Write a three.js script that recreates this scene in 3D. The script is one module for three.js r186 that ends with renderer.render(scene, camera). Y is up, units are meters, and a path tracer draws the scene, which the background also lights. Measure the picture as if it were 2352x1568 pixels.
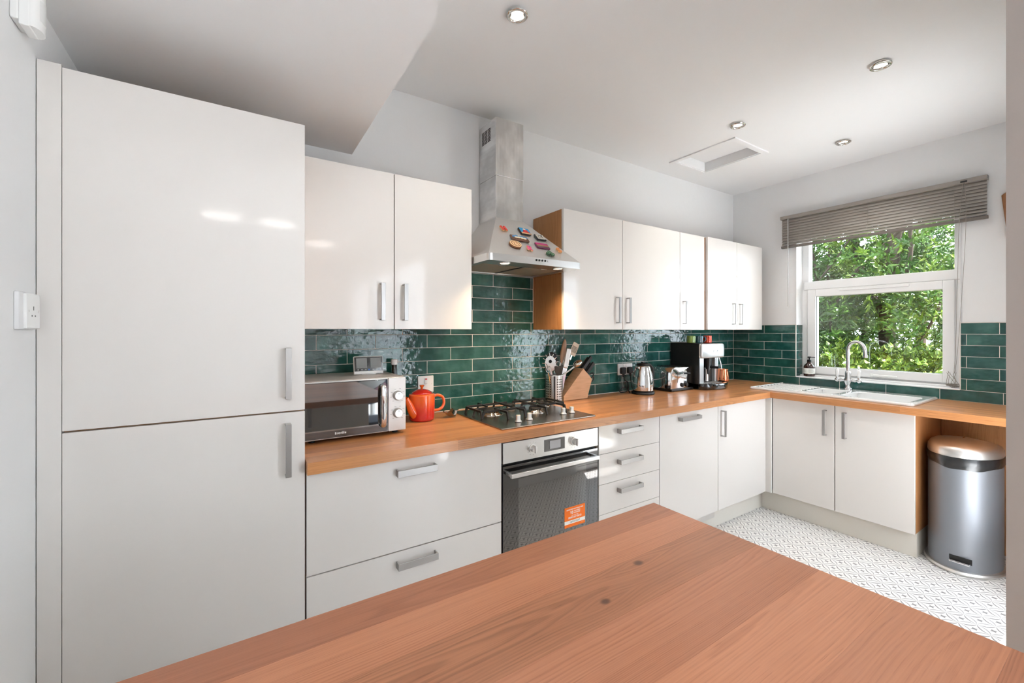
import * as THREE from 'three';
import { RoundedBoxGeometry } from 'three/addons/geometries/RoundedBoxGeometry.js';
import { mergeGeometries, toCreasedNormals } from 'three/addons/utils/BufferGeometryUtils.js';
import { RectAreaLightUniformsLib } from 'three/addons/lights/RectAreaLightUniformsLib.js';
import { FontLoader } from 'three/addons/loaders/FontLoader.js';
import { TextGeometry } from 'three/addons/geometries/TextGeometry.js';

// ---------------------------------------------------------------- camera, sky, sun, exposure
const scene = new THREE.Scene();
const camera = new THREE.PerspectiveCamera(2 * Math.atan(784 / 984) * 180 / Math.PI, 2352 / 1568, 0.02, 80);
camera.position.set(0, 1.35, 2.22);
camera.rotation.y = -33.2 * Math.PI / 180;
camera.setViewOffset(2352, 1568, 0, 24, 2352, 1568);
const renderer = new THREE.WebGLRenderer({ antialias: true });
renderer.toneMapping = THREE.LinearToneMapping;
renderer.toneMappingExposure = 1.23;
renderer.shadowMap.enabled = true;
RectAreaLightUniformsLib.init();
scene.background = new THREE.Color().setRGB(0.80, 0.90, 1.0);
scene.backgroundIntensity = 7.0;
const sun = new THREE.DirectionalLight(new THREE.Color().setRGB(1, 0.975, 0.945), 40);
sun.position.set(7.5, 11, 5); sun.target.position.set(5, 0, 1.2);
sun.castShadow = true; sun.shadow.mapSize.set(2048, 2048); sun.shadow.bias = -0.0005;
Object.assign(sun.shadow.camera, { left: -9, right: 9, top: 9, bottom: -9, near: 0.5, far: 30 });
scene.add(sun, sun.target);

// ---------------------------------------------------------------- helpers
const R = d => d * Math.PI / 180;
let seed = 20731;
const rnd = () => { seed = (seed * 1664525 + 1013904223) >>> 0; return seed / 4294967296; };
const rr = (a, b) => a + (b - a) * rnd();
const lin = (r, g, b) => new THREE.Color().setRGB(r, g, b);
const srgb = (r, g, b) => new THREE.Color().setRGB(r / 255, g / 255, b / 255, THREE.SRGBColorSpace);
const names = {};
const numbered = n => { const k = names[n] = (names[n] ?? -1) + 1; return k ? n + '_' + String(k).padStart(3, '0') : n; };
const base = new WeakMap();
const baseOf = p => base.get(p) ?? [0, 0, 0];
const sh = m => { m.castShadow = true; m.receiveShadow = true; return m; };
function thing(name, label, category, p = [0, 0, 0], group) {
  const o = new THREE.Group(); o.name = numbered(name); o.position.set(...p); scene.add(o); base.set(o, p);
  o.userData = { label, category }; if (group) o.userData.group = group;
  return o;
}
function structure(name, label, geo, mat) {
  const o = geo ? sh(new THREE.Mesh(geo, mat)) : new THREE.Group(); o.name = name; scene.add(o); base.set(o, [0, 0, 0]);
  o.userData = { label, category: name.replace(/_.*/, ''), kind: 'structure' };
  return o;
}
// geometry given in world coordinates, re-based to the thing it belongs to
function part(name, geo, mat, parent, label) {
  if (Array.isArray(geo)) geo = merge(geo);
  const b = baseOf(parent); geo.translate(-b[0], -b[1], -b[2]);
  const m = sh(new THREE.Mesh(geo, mat)); m.name = name; parent.add(m); base.set(m, b);
  if (label) m.userData.label = label;
  return m;
}
// shared geometry, placed by position
function put(name, geo, mat, parent, p, rot) {
  const b = baseOf(parent), m = sh(new THREE.Mesh(geo, mat)); m.name = name; parent.add(m);
  m.position.set(p[0] - b[0], p[1] - b[1], p[2] - b[2]); if (rot) m.rotation.set(...rot);
  return m;
}
const merge = list => mergeGeometries(list.map(g => { let h = g.index ? g.toNonIndexed() : g.clone(); for (const k of Object.keys(h.attributes)) if (!['position', 'normal', 'uv'].includes(k)) h.deleteAttribute(k); h.morphAttributes = {}; return h; }));
function uvm(g, grain = 'x', ou = 0, ov = 0) {
  const p = g.attributes.position, n = g.attributes.normal, uv = new Float32Array(p.count * 2);
  for (let i = 0; i < p.count; i++) {
    const P = { x: p.getX(i), y: p.getY(i), z: p.getZ(i) }, a = { x: Math.abs(n.getX(i)), y: Math.abs(n.getY(i)), z: Math.abs(n.getZ(i)) };
    const ax = a.x >= a.y && a.x >= a.z ? 'x' : a.y >= a.z ? 'y' : 'z';
    const in_ = ['x', 'y', 'z'].filter(k => k !== ax);
    const u = in_.includes(grain) ? grain : in_[0], v = in_.find(k => k !== u);
    uv[2 * i] = P[u] + ou; uv[2 * i + 1] = P[v] + ov;
  }
  g.setAttribute('uv', new THREE.BufferAttribute(uv, 2));
  return g;
}
// rounded box from bounds, uv in metres
function bx(x0, x1, y0, y1, z0, z1, r = 0.0015, grain = 'x', seg = 2) {
  const w = x1 - x0, h = y1 - y0, d = z1 - z0, rad = Math.min(r, w * 0.49, h * 0.49, d * 0.49);
  const g = rad > 1e-5 ? new RoundedBoxGeometry(w, h, d, seg, rad) : new THREE.BoxGeometry(w, h, d);
  g.translate((x0 + x1) / 2, (y0 + y1) / 2, (z0 + z1) / 2);
  return uvm(g, grain);
}
const raw = (x0, x1, y0, y1, z0, z1, grain = 'x') => bx(x0, x1, y0, y1, z0, z1, 0, grain);
const cyl = (r0, r1, h, seg = 32, open = false) => new THREE.CylinderGeometry(r1, r0, h, seg, 1, open);   // bottom radius, top radius
const cylAt = (x, y0, z, r0, r1, h, seg = 32) => cyl(r0, r1, h, seg).translate(x, y0 + h / 2, z);
function lathe(pts, x, y, z, seg = 40) { return new THREE.LatheGeometry(pts.map(p => new THREE.Vector2(...p)), seg).translate(x, y, z); }
function tube(pts, r, seg = 32, rad = 10, closed = false) {
  const c = new THREE.CatmullRomCurve3(pts.map(p => new THREE.Vector3(...p)), closed, 'centripetal');
  return new THREE.TubeGeometry(c, seg, r, rad, closed);
}
// a tube whose radius runs from r0 to r1
function taper(pts, r0, r1, seg = 24, rad = 16) {
  const c = new THREE.CatmullRomCurve3(pts.map(p => new THREE.Vector3(...p)), false, 'centripetal'), g = new THREE.TubeGeometry(c, seg, 1, rad, false), p = g.attributes.position, v = new THREE.Vector3();
  for (let i = 0; i < p.count; i++) { const f = Math.floor(i / (rad + 1)) / seg, o = c.getPointAt(f); v.fromBufferAttribute(p, i).sub(o).multiplyScalar(r0 + (r1 - r0) * f).add(o); p.setXYZ(i, v.x, v.y, v.z); }
  g.computeVertexNormals(); return g;
}
const ball = (x, y, z, r, sx = 1, sy = 1, sz = 1) => new THREE.SphereGeometry(r, 24, 16).scale(sx, sy, sz).translate(x, y, z);
function shapeOf(pts) { const s = new THREE.Shape(); pts.forEach((p, i) => i ? s.lineTo(...p) : s.moveTo(...p)); s.closePath(); return s; }
function rrect(x0, y0, x1, y1, r, S = THREE.Shape) {
  const s = new S(); s.moveTo(x0 + r, y0); s.lineTo(x1 - r, y0); s.quadraticCurveTo(x1, y0, x1, y0 + r); s.lineTo(x1, y1 - r); s.quadraticCurveTo(x1, y1, x1 - r, y1);
  s.lineTo(x0 + r, y1); s.quadraticCurveTo(x0, y1, x0, y1 - r); s.lineTo(x0, y0 + r); s.quadraticCurveTo(x0, y0, x0 + r, y0); return s;
}
const ext = (s, depth, bevel = 0, seg = 3, curve = 12) => new THREE.ExtrudeGeometry(s, { depth, bevelEnabled: bevel > 0, bevelThickness: bevel, bevelSize: bevel, bevelOffset: -bevel, bevelSegments: seg, curveSegments: curve });
// a Shape drawn in (x, -z), extruded up from y
const flat = (s, y0, h, bevel = 0) => ext(s, h - 2 * bevel, bevel).translate(0, 0, bevel).rotateX(-Math.PI / 2).translate(0, y0, 0);
// plate in local axes: back at z = 0, front at z = d with a small chamfer; 18 triangles, uv in metres
const plates = new Map();
function plate(w, h, d, c, ou = 0, ov = 0) {
  const key = [w, h, d, c, ou, ov].map(v => v.toFixed(4)).join();
  if (plates.has(key)) return plates.get(key);
  const X = w / 2, Y = h / 2, P = [], UV = [];
  const q = (a, b, e, f) => { for (const v of [a, b, e, a, e, f]) { P.push(...v); UV.push(v[0] + ou, v[1] + ov); } };
  const k0 = [[-X, -Y, 0], [X, -Y, 0], [X, Y, 0], [-X, Y, 0]], k1 = k0.map(v => [v[0], v[1], d - c]), k2 = k0.map(v => [v[0] - Math.sign(v[0]) * c, v[1] - Math.sign(v[1]) * c, d]);
  for (let i = 0; i < 4; i++) { const j = (i + 1) % 4; q(k0[i], k0[j], k1[j], k1[i]); q(k1[i], k1[j], k2[j], k2[i]); }
  q(...k2);
  const g = new THREE.BufferGeometry(); g.setAttribute('position', new THREE.Float32BufferAttribute(P, 3)); g.setAttribute('uv', new THREE.Float32BufferAttribute(UV, 2)); g.computeVertexNormals();
  plates.set(key, g); return g;
}

// ---------------------------------------------------------------- procedural textures
const HT = new Float32Array(65536); { let s = 77; for (let i = 0; i < 65536; i++) { s = (s * 1664525 + 1013904223) >>> 0; HT[i] = s / 4294967296; } }
function vn(x, y, px = 256, py = 256) {                            // tileable value noise, 0..1
  let xi = Math.floor(x), yi = Math.floor(y); const fx = x - xi, fy = y - yi;
  const u = fx * fx * (3 - 2 * fx), v = fy * fy * (3 - 2 * fy);
  const x0 = ((xi % px) + px) % px, x1 = (x0 + 1) % px, y0 = ((yi % py) + py) % py, y1 = (y0 + 1) % py;
  const h = (a, b) => HT[(a * 131 + b * 7919 + ((a * b) & 255) * 17) & 65535];
  const a = h(x0, y0), b = h(x1, y0), c = h(x0, y1), d = h(x1, y1);
  return a + (b - a) * u + (c - a) * v + (a - b - c + d) * u * v;
}
const fbm = (x, y, px, py, o = 4) => { let s = 0, a = 0.5, t = 0; for (let i = 0; i < o; i++) { s += a * vn(x, y, px, py); t += a; a /= 2; x *= 2; y *= 2; px *= 2; py *= 2; } return s / t; };
function tex(w, h, fn, color = true, wrap = THREE.RepeatWrapping) {
  const d = new Uint8Array(w * h * 4);
  for (let j = 0; j < h; j++) for (let i = 0; i < w; i++) {
    const c = fn(i / w, j / h, i, j), k = 4 * (j * w + i);
    if (typeof c === 'number') d[k] = d[k + 1] = d[k + 2] = Math.max(0, Math.min(255, c * 255)); else { d[k] = c[0]; d[k + 1] = c[1]; d[k + 2] = c[2]; }
    d[k + 3] = 255;
  }
  const t = new THREE.DataTexture(d, w, h); t.wrapS = t.wrapT = wrap; t.magFilter = THREE.LinearFilter; t.minFilter = THREE.LinearMipmapLinearFilter; t.generateMipmaps = true;
  if (color) t.colorSpace = THREE.SRGBColorSpace; t.needsUpdate = true; return t;
}
const rep = (t, mu, mv) => { const c = t.clone(); c.repeat.set(1 / mu, 1 / mv); c.needsUpdate = true; return c; };   // one tile of the texture covers mu x mv metres
const mixc = (a, b, t) => [a[0] + (b[0] - a[0]) * t, a[1] + (b[1] - a[1]) * t, a[2] + (b[2] - a[2]) * t];
const sstep = (a, b, x) => { const t = Math.max(0, Math.min(1, (x - a) / (b - a))); return t * t * (3 - 2 * t); };
// oak: u metres along the grain, v metres across; knots [u, v, radius]
function wood(w, h, mu, mv, light, dark, { freq = 70, off = 0, knots = [], contrast = 0.55, heart = 0.4, pores = 0.35 } = {}) {
  return rep(tex(w, h, (a, b) => {
    let u = a * mu, v = b * mv, kd = 0;
    for (const [ku, kv, kr] of knots) {
      const du = (u - ku) / 2.2, dv = v - kv, q = Math.exp(-(du * du + dv * dv) / (kr * kr * 14));
      v += q * kr * 1.7 * Math.sign(dv || 1) * -1; const r2 = Math.hypot(du * 1.5, dv) / kr; kd = Math.max(kd, sstep(1.15, 0.35, r2));
    }
    const w1 = fbm(u * 1.6 + off, v * 6 + off, 64, 64, 3) - 0.5, w2 = fbm(u * 7 + off * 3, v * 60, 128, 256, 3) - 0.5;
    const c = (v - heart * mv) + w1 * 0.06, dep = 0.012 + 0.045 * vn(u * 1.1 + off * 2, 3.3, 64, 64);
    const rc = Math.sqrt(c * c + dep * dep) * freq * (0.75 + 0.5 * vn(v * 14 + off, 1.7, 64, 64)) + w2 * 1.1;
    const f = rc - Math.floor(rc), hard = 0.25 + 0.75 * HT[(Math.floor(rc) * 37 + 911) & 65535], ring = (f < 0.8 ? sstep(0.2, 0.8, f) : sstep(1, 0.8, f)) * hard;
    const streak = vn(u * 3.5 + off, v * 620, 256, 2048) * 0.55 + vn(u * 9, v * 260 + 9, 256, 2048) * 0.45;
    const pore = sstep(0.62, 0.92, vn(u * 30 + off, v * 1500, 512, 4096)) * pores * (0.35 + ring * 0.9);
    let t = contrast * ring * sstep(0.2, 0.75, fbm(u * 1.4 + 5, v * 8 + off, 64, 64, 3)) + 0.34 * (streak - 0.3) + 0.5 * (fbm(u * 1.1 + off, v * 9, 64, 64, 3) - 0.42);
    t = Math.max(0, Math.min(1.15, t + pore + 0.12));
    return mixc(mixc(light, dark, t), [92, 56, 34], kd * 0.8);
  }, true, THREE.MirroredRepeatWrapping), mu, mv);
}
const oakTop = wood(1024, 512, 1.2, 0.36, [210, 150, 99], [154, 97, 55], { freq: 150, contrast: 0.35, heart: 1.3, off: 4 });
const oakPanel = wood(512, 512, 1.2, 0.6, [190, 138, 90], [150, 98, 56], { freq: 90, contrast: 0.5, heart: 0.5, off: 11 });
const isleA = wood(2048, 1024, 1.3, 0.45, [225, 162, 126], [178, 116, 82], { freq: 210, contrast: 0.45, heart: 0.45, off: 2, pores: 0.3 });
const isleB = wood(1024, 512, 1.5, 0.25, [215, 154, 116], [150, 98, 66], { freq: 190, contrast: 0.6, heart: 0.5, off: 7, pores: 0.3, knots: [[0.85, 0.115, 0.009], [0.71, 0.165, 0.008], [0.3, 0.08, 0.006]] });
const brush = rep(tex(512, 512, (u, v) => 0.5 + 0.5 * (vn(u * 6, v * 300, 6, 300) - 0.5) + 0.3 * (vn(u * 30, v * 512, 30, 512) - 0.5), false), 0.3, 0.3);
const plaster = rep(tex(512, 512, (u, v) => fbm(u * 24, v * 24, 24, 24, 4), false), 0.8, 0.8);
const waves = rep(tex(1024, 1024, (u, v) => 0.62 * fbm(u * 13, v * 30, 13, 30, 3) + 0.3 * vn(u * 42, v * 60, 42, 60) + 0.08 * vn(u * 140, v * 150, 140, 150), false), 0.8, 0.8);
const glaze = rep(tex(512, 512, (u, v) => {
  const a = fbm(u * 14, v * 22, 14, 22, 4), b = fbm(u * 5 + 3, v * 8, 5, 8, 3), s = vn(u * 60, v * 14, 60, 14), t = Math.min(1, Math.max(0, (a - 0.3) * 1.6 * 0.55 + (b - 0.35) * 0.9 + (s - 0.5) * 0.2));
  return mixc([28, 74, 70], [76, 122, 115], t);
}), 0.9, 0.9);
// printed vinyl: four-petal lattice turned by 45 degrees, 72.5 mm between petals
const vinyl = rep(tex(1024, 1024, (a, b) => {
  const U = a + b, V = b - a, cu = U - Math.floor(U), cv = V - Math.floor(V);
  const paper = [238, 237, 235], grey = [128, 127, 129], pale = [166, 165, 167];
  let t = 0, g = grey;
  const lens = (along, across, hard) => {                         // petal along a lattice edge
    const s = along - 0.5, k = 0.205 * (1 - 4 * s * s); if (k <= 0.012) return;
    const d = Math.abs(across) / k, rim = sstep(0.50, 0.60, d) * sstep(1.02, 0.94, d); if (rim > t) { t = rim; g = across * hard > 0 ? grey : pale; }
  };
  const wrapc = x => x - Math.round(x);
  lens(cu, wrapc(cv), 1); lens(cv, wrapc(cu), -1);
  const dx = Math.abs(cu - 0.5), dy = Math.abs(cv - 0.5), star = Math.sqrt(dx) + Math.sqrt(dy);
  const dm = sstep(0.56, 0.50, star); if (dm > t) { t = dm; g = grey; }
  return mixc(paper, g, Math.max(0, Math.min(1, t * 0.9)));
}), 0.1025, 0.1025);
const canvasTex = (w, h, draw) => { const c = document.createElement('canvas'); c.width = w; c.height = h; draw(c.getContext('2d'), w, h); const t = new THREE.CanvasTexture(c); t.colorSpace = THREE.SRGBColorSpace; return t; };

// ---------------------------------------------------------------- materials
const std = (color, roughness, metalness = 0, more = {}) => new THREE.MeshStandardMaterial({ color, roughness, metalness, ...more });
const phy = (color, roughness, metalness = 0, more = {}) => new THREE.MeshPhysicalMaterial({ color, roughness, metalness, ...more });
const M = {
  wall: std(srgb(231, 231, 231), 0.92, 0, { bumpMap: plaster, bumpScale: 0.0006 }),
  ceiling: std(srgb(237, 237, 237), 0.95),
  floor: phy(lin(1, 1, 1), 0.42, 0, { map: vinyl, clearcoat: 0.15, clearcoatRoughness: 0.35 }),
  gloss: phy(srgb(225, 220, 215), 0.42, 0, { clearcoat: 0.8, clearcoatRoughness: 0.06 }),
  carcass: std(srgb(190, 146, 106), 0.6),
  edge: std(srgb(150, 122, 96), 0.7),
  plinth: phy(srgb(226, 221, 211), 0.4, 0, { clearcoat: 0.3, clearcoatRoughness: 0.2 }),
  handle: std(srgb(172, 170, 168), 0.36, 1, { bumpMap: brush, bumpScale: 0.00005 }),
  steel: std(srgb(216, 215, 213), 0.30, 1, { bumpMap: brush, bumpScale: 0.00008 }),
  steelSoft: std(srgb(226, 224, 221), 0.42, 1, { bumpMap: brush, bumpScale: 0.00006 }),
  chrome: std(srgb(225, 225, 226), 0.06, 1),
  polished: std(srgb(214, 212, 208), 0.10, 1),
  copper: std(srgb(226, 146, 108), 0.18, 1),
  black: std(srgb(22, 22, 23), 0.35),
  blackGloss: phy(srgb(14, 14, 15), 0.12, 0, { clearcoat: 1, clearcoatRoughness: 0.03 }),
  rubber: std(srgb(30, 30, 31), 0.6),
  iron: std(srgb(32, 32, 34), 0.55, 0.1),
  white: std(srgb(238, 238, 236), 0.35),
  taupe: std(srgb(180, 171, 165), 0.92, 0, { bumpMap: plaster, bumpScale: 0.0006 }),  // wall paint darkened: shade on the wall end is put into the colour
  upvc: phy(srgb(243, 243, 243), 0.3, 0, { clearcoat: 0.4, clearcoatRoughness: 0.15 }),
  ceramic: phy(srgb(246, 246, 245), 0.12, 0, { clearcoat: 1, clearcoatRoughness: 0.03 }),
  grout: std(srgb(226, 222, 216), 0.9),
  pane: phy(lin(1, 1, 1), 0.0, 0, { transmission: 1, thickness: 0, ior: 1.5 }),
  panel: std(lin(1, 1, 1), 0.5, 0, { map: oakPanel }),
  slat: std(srgb(150, 143, 136), 0.45),
  slatDark: std(srgb(112, 105, 99), 0.5),
  cord: std(srgb(150, 143, 134), 0.8),
  grease: std(srgb(176, 166, 150), 0.5, 0.6),
  darkGlass: phy(srgb(12, 12, 13), 0.03, 0, { ior: 2.1 }),
  discGlow: std(lin(1, 1, 1), 0.5, 0, { emissive: lin(1, 0.96, 0.9), emissiveIntensity: 3.2 }),
  lampGlow: std(lin(1, 1, 1), 0.5, 0, { emissive: lin(1, 0.95, 0.87), emissiveIntensity: 2.2 }),
};
M.top = [[1, 1, 1], [0.9, 0.87, 0.83], [1.1, 1.07, 1.03], [0.96, 0.92, 0.87], [0.82, 0.78, 0.74]].map(c => phy(lin(...c), 0.34, 0, { map: oakTop, clearcoat: 0.35, clearcoatRoughness: 0.16 }));
M.isle = [[0.70, 0.60, 0.53], [0.60, 0.50, 0.44], [0.76, 0.66, 0.58]].map(c => phy(lin(...c), 0.40, 0, { map: isleA, clearcoat: 0.2, clearcoatRoughness: 0.3, bumpMap: isleA, bumpScale: 0.0001 }));
M.isleKnot = phy(lin(0.72, 0.62, 0.55), 0.40, 0, { map: isleB, clearcoat: 0.2, clearcoatRoughness: 0.3, bumpMap: isleB, bumpScale: 0.0001 });
M.tile = [[0.92, 1, 1], [0.8, 0.86, 0.9], [1.06, 1.12, 1.05], [0.72, 0.86, 0.8], [1.15, 1.12, 1.08], [0.98, 1.02, 0.96]].map(c => phy(lin(...c), 0.10, 0, { map: glaze, bumpMap: waves, bumpScale: 0.0022, ior: 1.6 }));

// ---------------------------------------------------------------- the room
const CEIL = 2.62;
structure('floor', 'white vinyl floor printed with a grey four-petal pattern', merge([
  raw(-0.56, 4.18, -0.12, 0, -0.13, 2.12), raw(-2.32, 1.74, -0.12, 0, 2.12, 6.32), raw(-2.32, -0.56, -0.12, 0, 0.83, 2.12)]), M.floor);
const HX0 = 2.79, HX1 = 3.15, HZ0 = 0.205, HZ1 = 0.64;              // loft hatch opening
structure('ceiling', 'flat white painted ceiling', merge([
  raw(-0.56, HX0, CEIL, CEIL + 0.16, -0.13, 2.12), raw(HX1, 4.18, CEIL, CEIL + 0.16, -0.13, 2.12), raw(HX0, HX1, CEIL, CEIL + 0.16, -0.13, HZ0), raw(HX0, HX1, CEIL, CEIL + 0.16, HZ1, 2.12),
  raw(HX0 - 0.02, HX1 + 0.02, CEIL + 0.16, CEIL + 0.2, HZ0 - 0.02, HZ1 + 0.02),
  raw(-2.32, 1.74, CEIL, CEIL + 0.16, 2.12, 6.32), raw(-2.32, -0.56, CEIL, CEIL + 0.16, 0.83, 2.12)]), M.ceiling);
structure('trim_1', 'boxed-in white soffit hanging below the ceiling over the tall cabinet', uvm(flat(shapeOf([[-0.435, 0.006], [0.502, 0.006], [0.486, -1.083], [0.355, -1.5], [-0.435, -1.5]]), 2.23, CEIL - 2.23)), M.ceiling);
structure('trim_sunblock_2', 'white sun blocking slab added outside the walls, out of view', merge([raw(4.18, 4.8, CEIL, CEIL + 0.16, -0.13, 2.74), raw(1.74, 4.18, CEIL, CEIL + 0.16, 2.12, 2.74), raw(1.74, 2.36, CEIL, CEIL + 0.16, 2.74, 6.32)]), M.ceiling);  // unseen overhang, added to keep direct sun out of the glazed openings
const wallBack = structure('wall_back', 'white back wall with dark green brick tiles above the worktop', merge([raw(-0.56, 4.18, 0, CEIL, -0.13, -0.006)]), M.wall);
structure('wall_left', 'white wall stub left of the tall cabinet', merge([raw(-0.56, -0.435, 0, CEIL, -0.006, 0.95), raw(-2.32, -0.56, 0, CEIL, 0.83, 0.95)]), M.wall);
const WZ0 = 0.531, WZ1 = 1.493, WY0 = 0.972, WY1 = 2.30, WX = 4.04;
const wallRight = structure('wall_right', 'white window wall with green tiles around the sink', merge([
  raw(3.933, 4.18, 0, CEIL, -0.006, WZ0), raw(3.933, 4.18, 0, CEIL, WZ1, 2.0), raw(3.933, 4.18, 0, WY0, WZ0, WZ1), raw(3.933, 4.18, WY1, CEIL, WZ0, WZ1)]), M.wall);
const DX0 = 2.72, DX1 = 3.44, DY1 = 2.08;
structure('wall_front', 'white kitchen wall with a glazed garden door', merge([
  raw(1.74, DX0, 0, CEIL, 2.0, 2.12), raw(DX1, 4.18, 0, CEIL, 2.0, 2.12), raw(DX0, DX1, DY1, CEIL, 2.0, 2.12)]), M.wall);
const PZ0 = 2.45, PZ1 = 5.9, PY1 = 2.2;
structure('wall_side', 'wall end at the right of the opening, its shade mixed into a darker taupe colour', merge([
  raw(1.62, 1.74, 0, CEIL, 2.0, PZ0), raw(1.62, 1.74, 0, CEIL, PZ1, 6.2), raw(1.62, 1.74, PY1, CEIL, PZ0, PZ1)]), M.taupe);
structure('wall_rear', 'white dining room wall behind the camera', merge([raw(-2.32, 1.74, 0, CEIL, 6.2, 6.32)]), M.wall);
structure('wall_west', 'white dining room side wall', merge([raw(-2.32, -2.2, 0, CEIL, 0.95, 6.2)]), M.wall);

// --- windows and doors
// a frame of four bars around a rectangle in the plane across `axis`
function frame(axis, a0, a1, y0, y1, d0, d1, w, wb = w) {
  const b = (A0, A1, Y0, Y1) => axis === 'x' ? bx(d0, d1, Y0, Y1, A0, A1, 0.004) : bx(A0, A1, Y0, Y1, d0, d1, 0.004);
  return merge([b(a0, a0 + w, y0, y1), b(a1 - w, a1, y0, y1), b(a0 + w, a1 - w, y1 - w, y1), b(a0 + w, a1 - w, y0, y0 + wb)]);
}
{
  const w = structure('window_1', 'white framed window above the sink with a fixed top light and an opening lower sash');
  part('frame', frame('x', WZ0, WZ1, WY0 + 0.01, WY1, WX, WX + 0.07, 0.05, 0.03), M.upvc, w);
  part('transom', bx(WX - 0.006, WX + 0.07, 1.692, 1.762, WZ0 + 0.012, WZ1 - 0.012, 0.006), M.upvc, w);
  part('pane', raw(WX + 0.03, WX + 0.034, 1.75, WY1 - 0.04, WZ0 + 0.04, WZ1 - 0.04), M.pane, w);
  part('gasket', frame('x', WZ0 + 0.046, WZ1 - 0.046, 1.758, WY1 - 0.046, WX + 0.024, WX + 0.03, 0.005), M.rubber, w);
  const s = part('sash', frame('x', WZ0 + 0.046, WZ1 - 0.046, 1.0, 1.692, WX - 0.016, WX + 0.05, 0.058), M.upvc, w);
  part('pane', raw(WX + 0.012, WX + 0.016, 1.05, 1.645, WZ0 + 0.095, WZ1 - 0.095), M.pane, s);
  part('gasket', frame('x', WZ0 + 0.1, WZ1 - 0.1, 1.054, 1.638, WX - 0.004, WX + 0.01, 0.005), M.rubber, s);
  part('handle', [bx(WX - 0.03, WX - 0.016, 1.008, 1.03, 1.0, 1.05, 0.004), bx(WX - 0.042, WX - 0.03, 1.012, 1.026, 1.02, 1.16, 0.005)], M.white, s, 'white lever handle');
  part('trickle_vent', bx(WX - 0.022, WX - 0.014, 1.668, 1.684, 0.8, 1.22, 0.003), M.upvc, s);
  part('sill', [bx(3.921, WX + 0.01, 0.968, 0.978, WZ0 + 0.002, WZ1 - 0.002, 0.003), bx(WX - 0.05, WX + 0.01, 0.976, 0.99, WZ0 + 0.004, WZ1 - 0.004, 0.005)], M.upvc, w);
  part('reveal_lining', [raw(3.926, WX, 1.402, WY1, WZ0 - 0.001, WZ0 + 0.004), raw(3.926, WX, 0.978, WY1, WZ1 - 0.004, WZ1 + 0.001), raw(3.926, WX, WY1 - 0.004, WY1 + 0.001, WZ0, WZ1)], M.wall, w);
}
{
  const d = structure('door_1', 'white glazed garden door in the kitchen wall');
  part('frame', frame('z', DX0, DX1, 0.0, DY1, 2.03, 2.1, 0.05), M.upvc, d);
  const l = part('leaf', frame('z', DX0 + 0.05, DX1 - 0.05, 0.05, DY1 - 0.05, 2.035, 2.09, 0.08, 0.12), M.upvc, d);
  part('pane', raw(DX0 + 0.12, DX1 - 0.12, 0.15, DY1 - 0.12, 2.06, 2.064), M.pane, l);
}
{
  const d = structure('door_2', 'white glazed sliding doors in the dining room wall');
  part('frame', frame('x', PZ0, PZ1, 0, PY1, 1.65, 1.73, 0.05), M.upvc, d);
  const w3 = (PZ1 - PZ0 - 0.1) / 3;
  for (let i = 0; i < 3; i++) {
    const a = PZ0 + 0.05 + i * w3, b = a + w3;
    const l = part('leaf', frame('x', a, b, 0.05, PY1 - 0.05, 1.66, 1.72, 0.07), M.upvc, d);
    part('pane', raw(1.688, 1.692, 0.11, PY1 - 0.11, a + 0.06, b - 0.06), M.pane, l);
  }
}
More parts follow.
